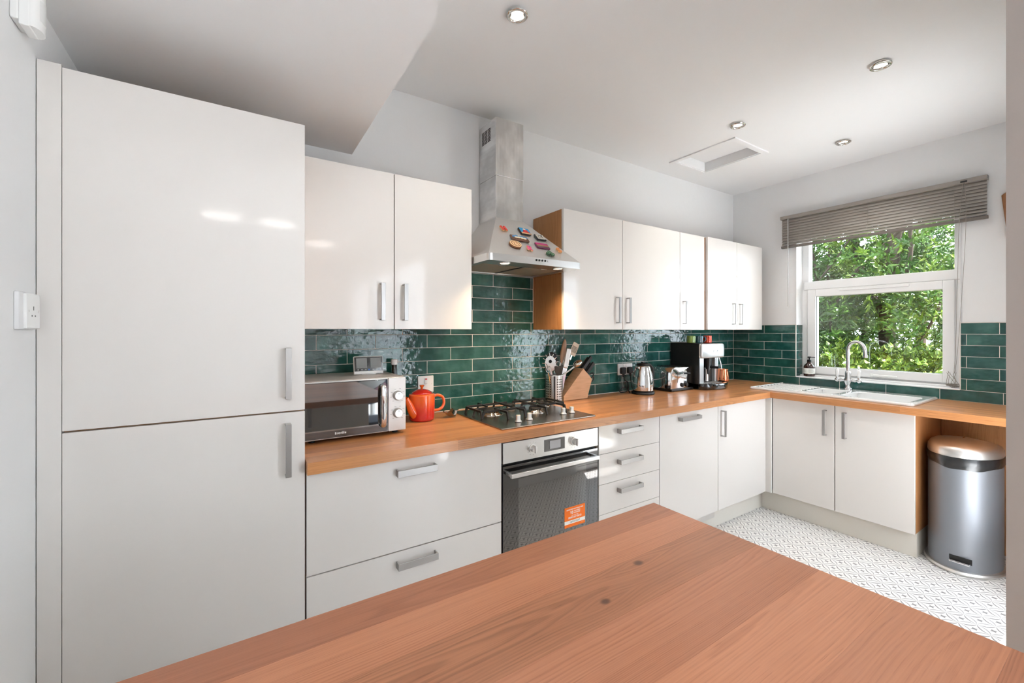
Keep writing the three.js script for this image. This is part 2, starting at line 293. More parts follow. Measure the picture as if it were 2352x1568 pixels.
// --- wall tiles, one mesh each
{
  const P = 0.0717, L = 0.2797, G = 0.003, T = 0.008;
  part('grout', [raw(0.2, 3.93, 0.9, 1.402, -0.006, 0.0006), raw(1.0, 1.62, 1.402, 1.69, -0.006, 0.0006)], M.grout, wallBack);
  part('grout', [raw(3.9264, 3.933, 0.9, 0.969, 0, 2.0), raw(3.9264, 3.933, 0.969, 1.403, 0, WZ0 + 0.003), raw(3.9264, 3.933, 0.969, 1.403, WZ1, 2.0)], M.grout, wallRight);
  const one = (parent, a0, a1, row, place) => {
    const w = a1 - a0 - G; if (w < 0.006) return;
    const g = plate(w, P - G, T, 0.0012, [0, 0.31, 0.57, 0.83][Math.floor(rnd() * 4)] + 0.11 * (row % 5), 0.137 * row);
    place(put('tile', g, M.tile[Math.floor(rnd() * 6)], parent, [0, 0, 0]), (a0 + a1) / 2, 0.9 + (row + 0.5) * P);
  };
  const run = (parent, lo, hi, row, start, place) => { let a = start; while (a > lo) a -= L; while (a < hi) { const s = Math.max(a, lo), e = Math.min(a + L, hi); one(parent, s, e, row, place); a += L; } };
  const onBack = (m, x, y) => m.position.set(x, y, -0.006);
  const onRight = (m, z, y) => { m.position.set(3.933, y, z); m.rotation.y = -Math.PI / 2; };
  for (let r = 0; r < 7; r++) run(wallBack, 0.215, 3.925, r, r % 2 ? 0.337 : 0.478, onBack);
  for (let r = 7; r < 11; r++) run(wallBack, 1.016, 1.612, r, r % 2 ? 0.337 : 0.478, onBack);
  run(wallRight, 0.002, 1.998, 0, 0.278, onRight);
  for (let r = 1; r < 7; r++) { run(wallRight, 0.002, WZ0, r, r % 2 ? 0.144 : 0.278, onRight); run(wallRight, WZ1, 1.998, r, r % 2 ? 1.52 : 1.381, onRight); }
  for (let r = 1; r < 7; r++) one(wallRight, 3.928, WX - 0.002, r, (m, x, y) => m.position.set(x, y, WZ0 - 0.005));   // window reveal
  part('tile_trim', [bx(3.923, 3.933, 1.402, 1.406, 0.0, WZ0 + 0.004, 0.001), bx(3.923, 3.933, 1.402, 1.406, WZ1 - 0.002, 2.0, 0.001), bx(3.923, 3.929, 0.972, 1.406, WZ0 - 0.002, WZ0 + 0.004, 0.001), bx(3.923, 3.929, 0.972, 1.406, WZ1 - 0.004, WZ1 + 0.002, 0.001)], M.grout, wallRight);
  part('tile_trim', bx(0.22, 3.925, 0.9, 0.9035, 0.001, 0.004, 0.001), M.grout, wallBack);
}
// --- ceiling hatch
{
  const h = thing('loft_hatch', 'white square loft hatch framed with flat boards in the ceiling', 'hatch', [2.97, CEIL, 0.42]);
  const o = 0.036;
  part('trim_board', bx(HX0 - o, HX0, CEIL - 0.009, CEIL, HZ0 - o, HZ1 + o, 0.001), M.ceiling, h);
  part('trim_board', bx(HX1, HX1 + o, CEIL - 0.009, CEIL, HZ0 - o, HZ1 + o, 0.001), M.ceiling, h);
  part('trim_board', bx(HX0, HX1, CEIL - 0.009, CEIL, HZ0 - o, HZ0, 0.001), M.ceiling, h);
  part('trim_board', bx(HX0, HX1, CEIL - 0.009, CEIL, HZ1, HZ1 + o, 0.001), M.ceiling, h);
  part('lining', [raw(HX0, HX0 + 0.008, CEIL - 0.004, CEIL + 0.1, HZ0, HZ1), raw(HX1 - 0.008, HX1, CEIL - 0.004, CEIL + 0.1, HZ0, HZ1), raw(HX0, HX1, CEIL - 0.004, CEIL + 0.1, HZ0, HZ0 + 0.008), raw(HX0, HX1, CEIL - 0.004, CEIL + 0.1, HZ1 - 0.008, HZ1)], M.ceiling, h);
  part('hatch_panel', bx(HX0 + 0.011, HX1 - 0.011, CEIL + 0.062, CEIL + 0.08, HZ0 + 0.011, HZ1 - 0.011, 0.002), M.ceiling, h);
}
// --- recessed ceiling lights
const ringGeo = new THREE.LatheGeometry([[0.028, 0.012], [0.029, 0.002], [0.032, -0.004], [0.038, -0.0045], [0.0425, -0.002], [0.043, 0]].map(p => new THREE.Vector2(...p)), 40);
const cupGeo = new THREE.LatheGeometry([[0.0001, 0.0125], [0.0275, 0.0125]].map(p => new THREE.Vector2(...p)), 40);
const lensGeo = new THREE.CylinderGeometry(0.024, 0.024, 0.003, 32);
function downlight(x, z, label, power) {
  const d = thing('downlight', label, 'light', [x, CEIL, z], 'recessed ceiling lights');
  put('trim_ring', ringGeo, M.polished, d, [x, CEIL - 0.013, z]);
  put('reflector', cupGeo, M.polished, d, [x, CEIL - 0.013, z]);
  put('lamp_lens', lensGeo, M.lampGlow, d, [x, CEIL - 0.004, z]);
  const s = new THREE.SpotLight(lin(1, 0.95, 0.88), power, 0, R(62), 0.8, 2); s.position.set(0, -0.02, 0); s.target.position.set(0, -2, 0); s.castShadow = true; s.shadow.radius = 1.2; d.add(s, s.target);
}
const DL = 1.6;
downlight(0.954, 0.801, 'round chrome downlight nearest the soffit, at the top of the photo', DL);
downlight(2.576, 1.477, 'round chrome downlight farthest from the hob, nearest the right wall end', DL);
downlight(2.596, 0.781, 'round chrome downlight right beside the loft hatch', DL);
downlight(3.416, 1.038, 'round chrome downlight nearest the window blind', DL);
// dining room ceiling lamps, seen as pale discs in the glossy tall door
for (const [x, z, l] of [[-0.09, 4.44, 'round flush ceiling lamp in the dining room, left of three'], [0.435, 4.5, 'round flush ceiling lamp in the dining room, middle of three'], [1.04, 4.9, 'round flush ceiling lamp in the dining room, right of three']]) {
  const d = thing('ceiling_lamp', l, 'lamp', [x, CEIL, z], 'dining room ceiling lamps');
  part('lamp_base', cylAt(x, CEIL - 0.02, z, 0.2, 0.2, 0.02, 40), M.white, d);
  part('lamp_diffuser', cylAt(x, CEIL - 0.05, z, 0.175, 0.185, 0.03, 40), M.discGlow, d);
  const s = new THREE.RectAreaLight(lin(1, 0.97, 0.93), 6, 0.32, 0.32); s.position.set(0, -0.054, 0); s.rotation.x = -Math.PI / 2; d.add(s);
}

// ---------------------------------------------------------------- fitted units
const FZ = 0.58;                                                   // door faces of the back run
// strap handle on a face across z or x; L long, w wide; centre on the face
function strap(face, c, y, L, dir, axis = 'z', w = 0.018, out = 0.032, t = 0.006) {
  const b = (a0, a1, y0, y1, d0, d1) => axis === 'z' ? bx(a0, a1, y0, y1, face + d0, face + d1, 0.001) : bx(face - d1, face - d0, y0, y1, a0, a1, 0.001);
  const h = L / 2, k = w / 2;
  return dir === 'v' ? merge([b(c - k, c + k, y - h, y + h, out - t, out), b(c - k, c + k, y - h, y - h + t, 0, out - t), b(c - k, c + k, y + h - t, y + h, 0, out - t)])
    : merge([b(c - h, c + h, y - k, y + k, out - t, out), b(c - h, c - h + t, y - k, y + k, 0, out - t), b(c + h - t, c + h, y - k, y + k, 0, out - t)]);
}
// a front in the z plane with its handle: bounds, then [centre, y, length, direction]
function front(unit, name, x0, x1, y0, y1, face, hd, mat = M.gloss) {
  const d = part(name, bx(x0 + 0.0011, x1 - 0.0011, y0 + 0.0011, y1 - 0.0011, face - 0.019, face, 0.0008), mat, unit);
  if (hd) part('handle', strap(face, ...hd), M.handle, d, 'brushed steel strap handle');
  return d;
}
{
  const t = thing('tall_cabinet', 'tall glossy cream cabinet with two doors beside the left wall', 'cabinet', [-0.087, 0, 0.3]);
  part('body', [bx(-0.386, 0.213, 0.15, 2.063, 0.005, 0.558, 0.001)], M.carcass, t);
  front(t, 'door', -0.386, 0.214, 1.0765, 2.066, FZ, [0.16, 1.207, 0.171, 'v']);
  front(t, 'door', -0.386, 0.214, 0.152, 1.0735, FZ, [0.16, 0.948, 0.178, 'v']);
  part('filler_panel', bx(-0.433, -0.3862, 0.0, 2.073, 0.50, FZ - 0.0005, 0.0008), M.gloss, t);
}
const wallUnits = 'glossy wall cabinets';
{
  const t = thing('wall_cabinet', 'cream double wall cabinet between the tall cabinet and the cooker hood', 'cabinet', [0.616, 1.358, 0.15], wallUnits);
  part('body', bx(0.216, 1.012, 1.36, 2.062, 0.002, 0.278, 0.001), M.carcass, t);
  front(t, 'door', 0.216, 0.617, 1.358, 2.064, 0.30, [0.56, 1.481, 0.166, 'v']);
  front(t, 'door', 0.619, 1.014, 1.358, 2.064, 0.30, [0.664, 1.481, 0.166, 'v']);
}
{
  const t = thing('wall_cabinet', 'white wall cabinet with an oak side right of the cooker hood', 'cabinet', [1.86, 1.358, 0.15], wallUnits);
  part('body', bx(1.633, 2.106, 1.36, 2.062, 0.002, 0.278, 0.001), M.carcass, t);
  part('end_panel', bx(1.614, 1.633, 1.358, 2.064, 0.002, 0.279, 0.001, 'y'), M.panel, t, 'oak veneered cabinet side');
  front(t, 'door', 1.614, 2.107, 1.358, 2.064, 0.30, [2.055, 1.483, 0.165, 'v']);
}
{
  const t = thing('wall_cabinet', 'wide white wall cabinet door above the kettle', 'cabinet', [2.405, 1.358, 0.15], wallUnits);
  part('body', bx(2.108, 2.703, 1.36, 2.062, 0.002, 0.278, 0.001), M.carcass, t);
  front(t, 'door', 2.109, 2.703, 1.358, 2.064, 0.30, [2.152, 1.483, 0.165, 'v']);
}
{
  const t = thing('wall_cabinet', 'narrow white wall cabinet above the toaster', 'cabinet', [2.86, 1.358, 0.15], wallUnits);
  part('body', bx(2.705, 3.0, 1.36, 2.062, 0.002, 0.278, 0.001), M.carcass, t);
  front(t, 'door', 2.705, 3.001, 1.358, 2.064, 0.30, [2.742, 1.483, 0.166, 'v']);
  part('filler_strip', bx(3.004, 3.018, 1.358, 2.064, 0.01, 0.282, 0.001), M.gloss, t);
}
{
  const t = thing('wall_cabinet', 'white double wall cabinet in the corner above the coffee machine', 'cabinet', [3.435, 1.358, 0.15], wallUnits);
  part('body', bx(3.035, 3.83, 1.36, 2.066, 0.002, 0.284, 0.001), M.carcass, t);
  front(t, 'door', 3.035, 3.437, 1.36, 2.070, 0.305, [3.378, 1.487, 0.168, 'v']);
  front(t, 'door', 3.439, 3.836, 1.36, 2.070, 0.305, [3.48, 1.487, 0.168, 'v']);
}
const baseUnits = 'glossy base cabinets';
{
  const t = thing('drawer_cabinet', 'wide cream pan drawer cabinet left of the oven', 'drawers', [0.617, 0, 0.3], baseUnits);
  part('body', bx(0.218, 1.015, 0.152, 0.857, 0.01, 0.558, 0.001), M.carcass, t);
  front(t, 'drawer_front', 0.217, 1.017, 0.492, 0.855, FZ, [0.614, 0.80, 0.162, 'h', 'z', 0.026]);
  front(t, 'drawer_front', 0.217, 1.017, 0.152, 0.490, FZ, [0.617, 0.442, 0.164, 'h', 'z', 0.026]);
}
{
  const t = thing('drawer_cabinet', 'white three drawer cabinet right of the oven', 'drawers', [1.866, 0, 0.3], baseUnits);
  part('body', bx(1.621, 2.112, 0.152, 0.857, 0.01, 0.558, 0.001), M.carcass, t);
  const Y = [0.858, 0.696, 0.534, 0.374];
  for (let i = 0; i < 3; i++) front(t, 'drawer_front', 1.62, 2.113, Y[i + 1], Y[i], FZ, [1.848, [0.806, 0.640, 0.486][i], 0.182, 'h', 'z', 0.024]);
  front(t, 'drawer_front', 1.62, 2.113, 0.152, 0.374, FZ, [1.848, 0.32, 0.182, 'h', 'z', 0.024]);
}
{
  const t = thing('dishwasher', 'integrated dishwasher behind a white door with a horizontal handle', 'dishwasher', [2.416, 0, 0.3]);
  part('body', bx(2.117, 2.715, 0.1, 0.853, 0.01, 0.556, 0.001), M.steelSoft, t);
  front(t, 'door', 2.116, 2.717, 0.151, 0.857, FZ, [2.392, 0.809, 0.196, 'h', 'z', 0.022]);
}
{
  const t = thing('base_cabinet', 'white base cabinet in the corner with one tall handle', 'cabinet', [3.03, 0, 0.3], baseUnits);
  part('body', bx(2.719, 3.32, 0.152, 0.857, 0.01, 0.558, 0.001), M.carcass, t);
  front(t, 'door', 2.719, 3.314, 0.151, 0.857, FZ, [2.757, 0.73, 0.174, 'v']);
  part('corner_post', [bx(3.317, 3.357, 0.152, 0.858, 0.558, FZ - 0.002, 0.001), bx(3.3385, 3.357, 0.152, 0.858, FZ - 0.002, 0.617, 0.001)], M.gloss, t);
}
{
  const t = thing('sink_cabinet', 'cream two door cabinet under the sink with an oak end panel', 'cabinet', [3.62, 0, 1.0], baseUnits);
  part('body', [raw(3.375, 3.9, 0.152, 0.17, 0.62, 1.39), raw(3.88, 3.9, 0.17, 0.70, 0.62, 1.39), raw(3.375, 3.88, 0.17, 0.70, 0.622, 0.636)], M.carcass, t);
  for (const [a, b, h] of [[0.620, 1.010, 0.958], [1.012, 1.411, 1.069]]) {
    const d = part('door', bx(3.355, 3.374, 0.153, 0.855, a + 0.0015, b - 0.0015, 0.0015), M.gloss, t);
    part('handle', strap(3.355, h, 0.733, 0.17, 'v', 'x'), M.handle, d, 'brushed steel strap handle');
  }
  part('end_panel', bx(3.376, 3.9, 0.152, 0.857, 1.392, 1.41, 0.001, 'y'), M.panel, t, 'oak veneered end panel');
}
{
  const t = thing('back_panel', 'oak veneered panel behind the pedal bin under the worktop', 'panel', [3.9, 0, 1.7]);
  part('panel_board', bx(3.886, 3.904, 0.002, 0.857, 1.412, 1.996, 0.001, 'y'), M.panel, t);
}
structure('baseboard_back', 'cream plinth board under the back units', bx(0.217, 3.43, 0.0, 0.150, 0.494, 0.512, 0.001), M.plinth);
structure('baseboard_right', 'cream plinth board under the sink cabinet', merge([bx(3.412, 3.43, 0.0, 0.151, 0.513, 1.405, 0.001), bx(3.43, 3.88, 0.0, 0.151, 1.387, 1.405, 0.001)]), M.plinth);

// --- worktops of glued oak staves
{
  const TY0 = 0.858, TY1 = 0.9, cache = new Map();
  const stave = (parent, a0, a1, c0, c1, along) => {
    const w = a1 - a0, d = c1 - c0; if (w < 0.004 || d < 0.002) return;
    const ou = Math.floor(rnd() * 5) * 0.23, ov = Math.floor(rnd() * 6) * 0.047, key = [w.toFixed(3), d.toFixed(3), ou, ov, along].join();
    if (!cache.has(key)) { const g = along === 'x' ? new THREE.BoxGeometry(w, TY1 - TY0, d) : new THREE.BoxGeometry(d, TY1 - TY0, w); cache.set(key, uvm(g, along, ou, ov)); }
    const a = (a0 + a1) / 2, c = (c0 + c1) / 2, y = (TY0 + TY1) / 2 + (rnd() - 0.5) * 0.00006;
    put('stave', cache.get(key), M.top[Math.floor(rnd() * 5)], parent, along === 'x' ? [a, y, c] : [c, y, a]);
  };
  const N = thing('worktop', 'long oak block worktop along the back wall under the hob', 'worktop', [2.07, TY0, 0.31]);
  for (let r = 0; r < 15; r++) {
    const c0 = r === 0 ? 0.001 : r * 0.0415, c1 = r === 14 ? 0.62 : (r + 1) * 0.0415;
    let a = 0.2155; let first = true;
    while (a < 3.926) { let e = a + (first ? rr(0.15, 0.6) : rr(0.42, 0.72)); first = false; if (3.926 - e < 0.2) e = 3.926; stave(N, a, e, c0, c1, 'x'); a = e; }
  }
  const E = thing('worktop', 'oak block worktop along the window wall holding the sink', 'worktop', [3.62, TY0, 1.3]);
  for (let r = 0; r < 15; r++) {
    const c0 = 3.322 + r * 0.0403, c1 = r === 14 ? 3.926 : c0 + 0.0403; let a = 0.6202;
    const cuts = [[0.752, 1.362]], bowl = c1 > 3.442 && c0 < 3.796;
    while (a < 1.998) {
      let e = a + rr(0.3, 0.65); if (r === 0 && a < 0.63) e = 1.352; if (1.998 - e < 0.15) e = 1.998;
      if (bowl) { if (a < 0.752) stave(E, a, Math.min(e, 0.752), c0, c1, 'z'); if (e > 1.362) stave(E, Math.max(a, 1.362), e, c0, c1, 'z'); } else stave(E, a, e, c0, c1, 'z');
      a = e;
    }
  }
}
// --- island in the foreground
{
  const I = thing('island_worktop', 'wide oak plank table top across the foreground', 'worktop', [0.0, 0.86, 2.0]);
  const z = [1.483, 1.556, 1.640, 1.748, 1.862, 1.971, 2.10, 2.25, 2.42, 2.6];
  const cut = [null, null, null, null, null, null, null, null, null];
  for (let i = 0; i < 9; i++) {
    const ends = [[-1.02, 0.927]], knot = i === 2;
    for (const [a, b] of ends) {
      const g = bx(a, b, 0.862, 0.9, z[i], z[i + 1], i === 0 ? 0.0004 : 0.0004, 'x', 1);
      if (knot) uvm(g.translate(0, 0, 0), 'x', 0.19, -1.543); else uvm(g, 'x', [0.1, 0.55, 0, 0.9, 0.35, 1.2, 0.7, 0.2, 1][i], [0.16, 0.02, 0, 0.31, 0.2, 0.11, 0.42, 0.05, 0.25][i] - z[i]);
      part('plank', g, knot ? M.isleKnot : M.isle[[1, 2, 0, 0, 2, 0, 1, 0, 2][i]], I);
    }
  }
  const t = thing('island_cabinet', 'white cabinets under the island facing the oven', 'cabinet', [0, 0, 2.2]);
  part('body', bx(-1.0, 0.9, 0.13, 0.86, 1.975, 2.58, 0.001), M.carcass, t);
  for (let i = 0; i < 4; i++) {
    const a = -0.999 + i * 0.475, b = a + 0.475, d = part('door', bx(a + 0.0015, b - 0.0015, 0.132, 0.856, 1.955, 1.974, 0.0015), M.gloss, t), c = i % 2 ? a + 0.05 : b - 0.05;
    part('handle', merge([bx(c - 0.009, c + 0.009, 0.65, 0.82, 1.923, 1.929, 0.001), bx(c - 0.009, c + 0.009, 0.65, 0.656, 1.929, 1.955, 0.001), bx(c - 0.009, c + 0.009, 0.814, 0.82, 1.929, 1.955, 0.001)]), M.handle, d);
  }
  part('plinth', bx(-0.98, 0.87, 0, 0.13, 2.0, 2.02, 0.001), M.plinth, t);
}
// --- dining chair beyond the island, mirrored in the microwave door
{
  const x = 1.2, z = 2.95, t = thing('dining_chair', 'dark blue dining chair with a patchwork cushion beyond the island', 'chair', [x, 0, z]);
  const navy = std(srgb(40, 58, 82), 0.6);
  for (const [a, b, h] of [[-0.19, -0.19, 0.45], [0.19, -0.19, 0.45], [-0.19, 0.19, 0.95], [0.19, 0.19, 0.95]]) part('leg', bx(x + a - 0.018, x + a + 0.018, 0, h, z + b - 0.018, z + b + 0.018, 0.004), navy, t);
  part('seat', bx(x - 0.215, x + 0.215, 0.43, 0.47, z - 0.215, z + 0.17, 0.012), navy, t);
  part('back_rail', bx(x - 0.172, x + 0.172, 0.84, 0.94, z + 0.178, z + 0.202, 0.01), navy, t); part('back_rail', bx(x - 0.172, x + 0.172, 0.6, 0.66, z + 0.178, z + 0.202, 0.01), navy, t);
  const patch = canvasTex(256, 256, (c, w) => { const col = ['#e9e4d8', '#2b4566', '#b08092', '#dfe4e6']; for (let i = -1; i < 5; i++) for (let j = -1; j < 5; j++) { c.fillStyle = col[(i * 2 + j * 3 + 12) % 4]; c.save(); c.translate(i * 64 + (j % 2 ? 32 : 0) + 32, j * 64 + 32); c.rotate(Math.PI / 4); c.fillRect(-32, -32, 64, 64); c.restore(); } });
  part('cushion', ball(0, 0, 0, 1, 0.2, 0.19, 0.06).translate(x, 0.78, z + 0.105), std(lin(1, 1, 1), 0.85, 0, { map: patch }), t, 'patchwork cushion of blue, cream and mauve diamonds');
}
// --- built-in oven
{
  const t = thing('oven', 'built-in oven with a steel control panel and a mirrored black glass door', 'oven', [1.317, 0.15, 0.3]);
  part('body', bx(1.022, 1.614, 0.16, 0.85, 0.03, 0.56, 0.002), M.black, t);
  const cp = part('control_panel', bx(1.024, 1.612, 0.748, 0.843, 0.56, FZ + 0.002, 0.002), M.steel, t, 'brushed steel control panel');
  const kn = (x, y) => {
    const k = part('knob', [cyl(0.021, 0.021, 0.006, 32).rotateX(Math.PI / 2).translate(x, y, FZ + 0.005), cyl(0.017, 0.015, 0.018, 32).rotateX(Math.PI / 2).translate(x, y, FZ + 0.016)], M.steelSoft, t, 'round steel oven knob');
    part('grip', bx(x - 0.0035, x + 0.0035, y - 0.017, y + 0.017, FZ + 0.02, FZ + 0.034, 0.0025), M.steelSoft, k);
  };
  kn(1.187, 0.797); kn(1.445, 0.794);
  const d = part('display', bx(1.258, 1.384, 0.769, 0.826, FZ + 0.001, FZ + 0.0045, 0.001), std(srgb(104, 102, 99), 0.4), cp);
  part('display_window', bx(1.289, 1.356, 0.779, 0.818, FZ + 0.004, FZ + 0.0055, 0.0006), std(srgb(176, 176, 178), 0.25), cp);
  const marks = [];
  for (const [x, y] of [[1.187, 0.797], [1.445, 0.794]]) for (let i = 0; i < 9; i++) { const a = R(-40 + i * 32.5); marks.push(cyl(0.0011, 0.0011, 0.0006, 8).rotateX(Math.PI / 2).translate(x - Math.sin(a) * 0.03, y + Math.cos(a) * 0.03 * (i === 4 ? 1.0 : 1), FZ + 0.0023)); }
  part('dial_marks', marks, M.black, cp);
  const dr = part('door', bx(1.024, 1.612, 0.17, 0.736, 0.562, FZ + 0.001, 0.002), M.darkGlass, t, 'black mirrored glass door');
  part('vent_gap', raw(1.026, 1.61, 0.737, 0.747, 0.55, 0.564), M.black, t);
  part('inner_window', bx(1.107, 1.53, 0.22, 0.668, FZ + 0.0008, FZ + 0.0016, 0.0004), phy(srgb(26, 25, 24), 0.03, 0, { ior: 2.5 }), dr);
  part('handle', [bx(1.038, 1.577, 0.693, 0.713, FZ + 0.036, FZ + 0.052, 0.003), bx(1.04, 1.052, 0.697, 0.712, FZ, FZ + 0.04, 0.002), bx(1.563, 1.575, 0.697, 0.712, FZ, FZ + 0.04, 0.002)], M.steel, dr, 'long steel bar handle');
  const label = canvasTex(512, 384, (c, w, h) => {
    c.fillStyle = '#ff7a14'; c.fillRect(0, 0, w, h); c.fillStyle = '#fff'; c.textAlign = 'center';
    c.font = 'bold 34px sans-serif'; c.fillText('REGISTER FOR YOUR FREE', w / 2, 62, 440);
    c.font = 'bold 78px sans-serif'; c.textAlign = 'left'; c.fillText('10', 130, 138); c.font = 'bold 34px sans-serif'; c.fillText('YEAR PARTS', 228, 104, 160); c.fillText('GUARANTEE', 228, 138, 160);
    c.textAlign = 'center'; c.font = 'bold 22px sans-serif'; c.fillText('CALL FREE NOW', w / 2, 176); c.font = 'bold 50px sans-serif'; c.fillText('0800 497 0613', w / 2, 224, 340);
    c.fillStyle = '#fbf7f0'; c.fillRect(0, 258, w, 66); c.fillStyle = '#1b1b1b'; c.font = '46px sans-serif'; c.fillText('IMPORTANT', w / 2, 308, 320);
    c.fillStyle = '#ffd9b0'; c.font = '20px sans-serif'; c.fillText('indesit', 440, 350);
  });
  const sg = new THREE.BoxGeometry(0.136, 0.1, 0.0006).translate(1.452, 0.4175, FZ + 0.0022);
  part('sticker', sg, std(lin(1, 1, 1), 0.5, 0, { map: label }), dr, 'orange warranty sticker with a white IMPORTANT band');
}
// --- cooker hood
{
  const t = thing('cooker_hood', 'stainless steel chimney cooker hood above the hob with magnets on it', 'cooker hood', [1.313, 1.688, 0.2]);
  const smear = rep(tex(256, 256, (u, v) => { const a = fbm(u * 6, v * 5, 6, 5, 4), s = vn(u * 40, v * 4, 40, 4); return mixc([208, 208, 207], [247, 247, 246], Math.max(0, Math.min(1, (a - 0.3) * 1.7 + (s - 0.5) * 0.3))); }), 0.4, 0.5);
  const duct = std(lin(1, 1, 1), 0.26, 1, { map: smear, bumpMap: brush, bumpScale: 0.00006 });
  part('upper_duct', bx(1.222, 1.407, 2.214, 2.537, 0.001, 0.19, 0.002), duct, t);
  part('lower_duct', bx(1.2235, 1.4055, 1.978, 2.2135, 0.001, 0.1885, 0.002), duct, t);
  const slots = [];
  for (let c = 0; c < 3; c++) for (let r = 0; r < 9; r++) slots.push(raw(1.2208, 1.2222, 2.425 + r * 0.0085, 2.4292 + r * 0.0085, 0.035 + c * 0.034, 0.062 + c * 0.034));
  part('vent_slots', slots, M.black, t);
  const b = [[1.022, 0.002], [1.604, 0.002], [1.604, 0.458], [1.022, 0.458]], u = [[1.224, 0.002], [1.405, 0.002], [1.405, 0.188], [1.224, 0.188]];
  const P = []; const q = (a, b_, c, d) => P.push(...a, ...b_, ...c, ...a, ...c, ...d), lo = b.map(p => [p[0], 1.722, p[1]]), hi = u.map(p => [p[0], 1.98, p[1]]);
  for (let i = 0; i < 4; i++) { const j = (i + 1) % 4; q(lo[j], lo[i], hi[i], hi[j]); }
  q(hi[3], hi[2], hi[1], hi[0]); q(lo[0], lo[1], lo[2], lo[3]);
  const cg = new THREE.BufferGeometry(); cg.setAttribute('position', new THREE.Float32BufferAttribute(P, 3)); cg.computeVertexNormals(); uvm(cg);
  part('canopy', cg, M.steelSoft, t);
  const s = new THREE.Shape(); s.moveTo(1.02, -0.002); s.lineTo(1.606, -0.002); s.lineTo(1.606, -0.442); s.quadraticCurveTo(1.606, -0.46, 1.588, -0.46); s.lineTo(1.046, -0.46); s.quadraticCurveTo(1.02, -0.46, 1.02, -0.434); s.closePath();
  const hole = new THREE.Path(); hole.moveTo(1.05, -0.03); hole.lineTo(1.576, -0.03); hole.lineTo(1.576, -0.345); hole.lineTo(1.05, -0.345); hole.closePath(); s.holes.push(hole);
  part('rim', uvm(toCreasedNormals(flat(s, 1.689, 0.035), 0.6)), M.steel, t);
  for (const [a, c] of [[1.052, 1.306], [1.322, 1.574]]) {
    const f = part('grease_filter', bx(a, c, 1.694, 1.702, 0.034, 0.343, 0.002), M.grease, t, 'beige metal grease filter');
    part('filter_frame', [bx(a, c, 1.691, 1.696, 0.030, 0.036, 0.001), bx(a, c, 1.691, 1.696, 0.340, 0.345, 0.001)], M.steel, f);
    part('filter_latch', bx((a + c) / 2 - 0.02, (a + c) / 2 + 0.02, 1.690, 1.695, 0.318, 0.332, 0.001), M.steel, f);
  }
  part('filter_divider', bx(1.306, 1.322, 1.692, 1.70, 0.03, 0.345, 0.001), M.black, t);
  for (const x of [1.14, 1.481]) {
    const l = part('lamp_ring', [new THREE.TorusGeometry(0.027, 0.003, 8, 32).rotateX(Math.PI / 2).translate(x, 1.688, 0.412)], M.chrome, t);
    part('lamp_glass', cylAt(x, 1.6865, 0.412, 0.026, 0.026, 0.002), std(lin(1, 1, 1), 0.4, 0, { emissive: lin(1, 0.80, 0.55), emissiveIntensity: 2.2 }), l);
    const b2 = baseOf(t), sp = new THREE.SpotLight(lin(1, 0.72, 0.42), 1.1, 0, R(65), 0.7, 2); sp.position.set(x - b2[0], 1.68 - b2[1], 0.412 - b2[2]); sp.target.position.set(x - b2[0], 0 - b2[1], 0.36 - b2[2]); sp.castShadow = true; t.add(sp, sp.target);
  }
  for (let i = 0; i < 5; i++) part('button', cyl(0.0055, 0.005, 0.005, 20).rotateX(Math.PI / 2).translate(1.3 + i * 0.0187, 1.712, 0.461), i < 4 ? M.black : M.steel, t);
}
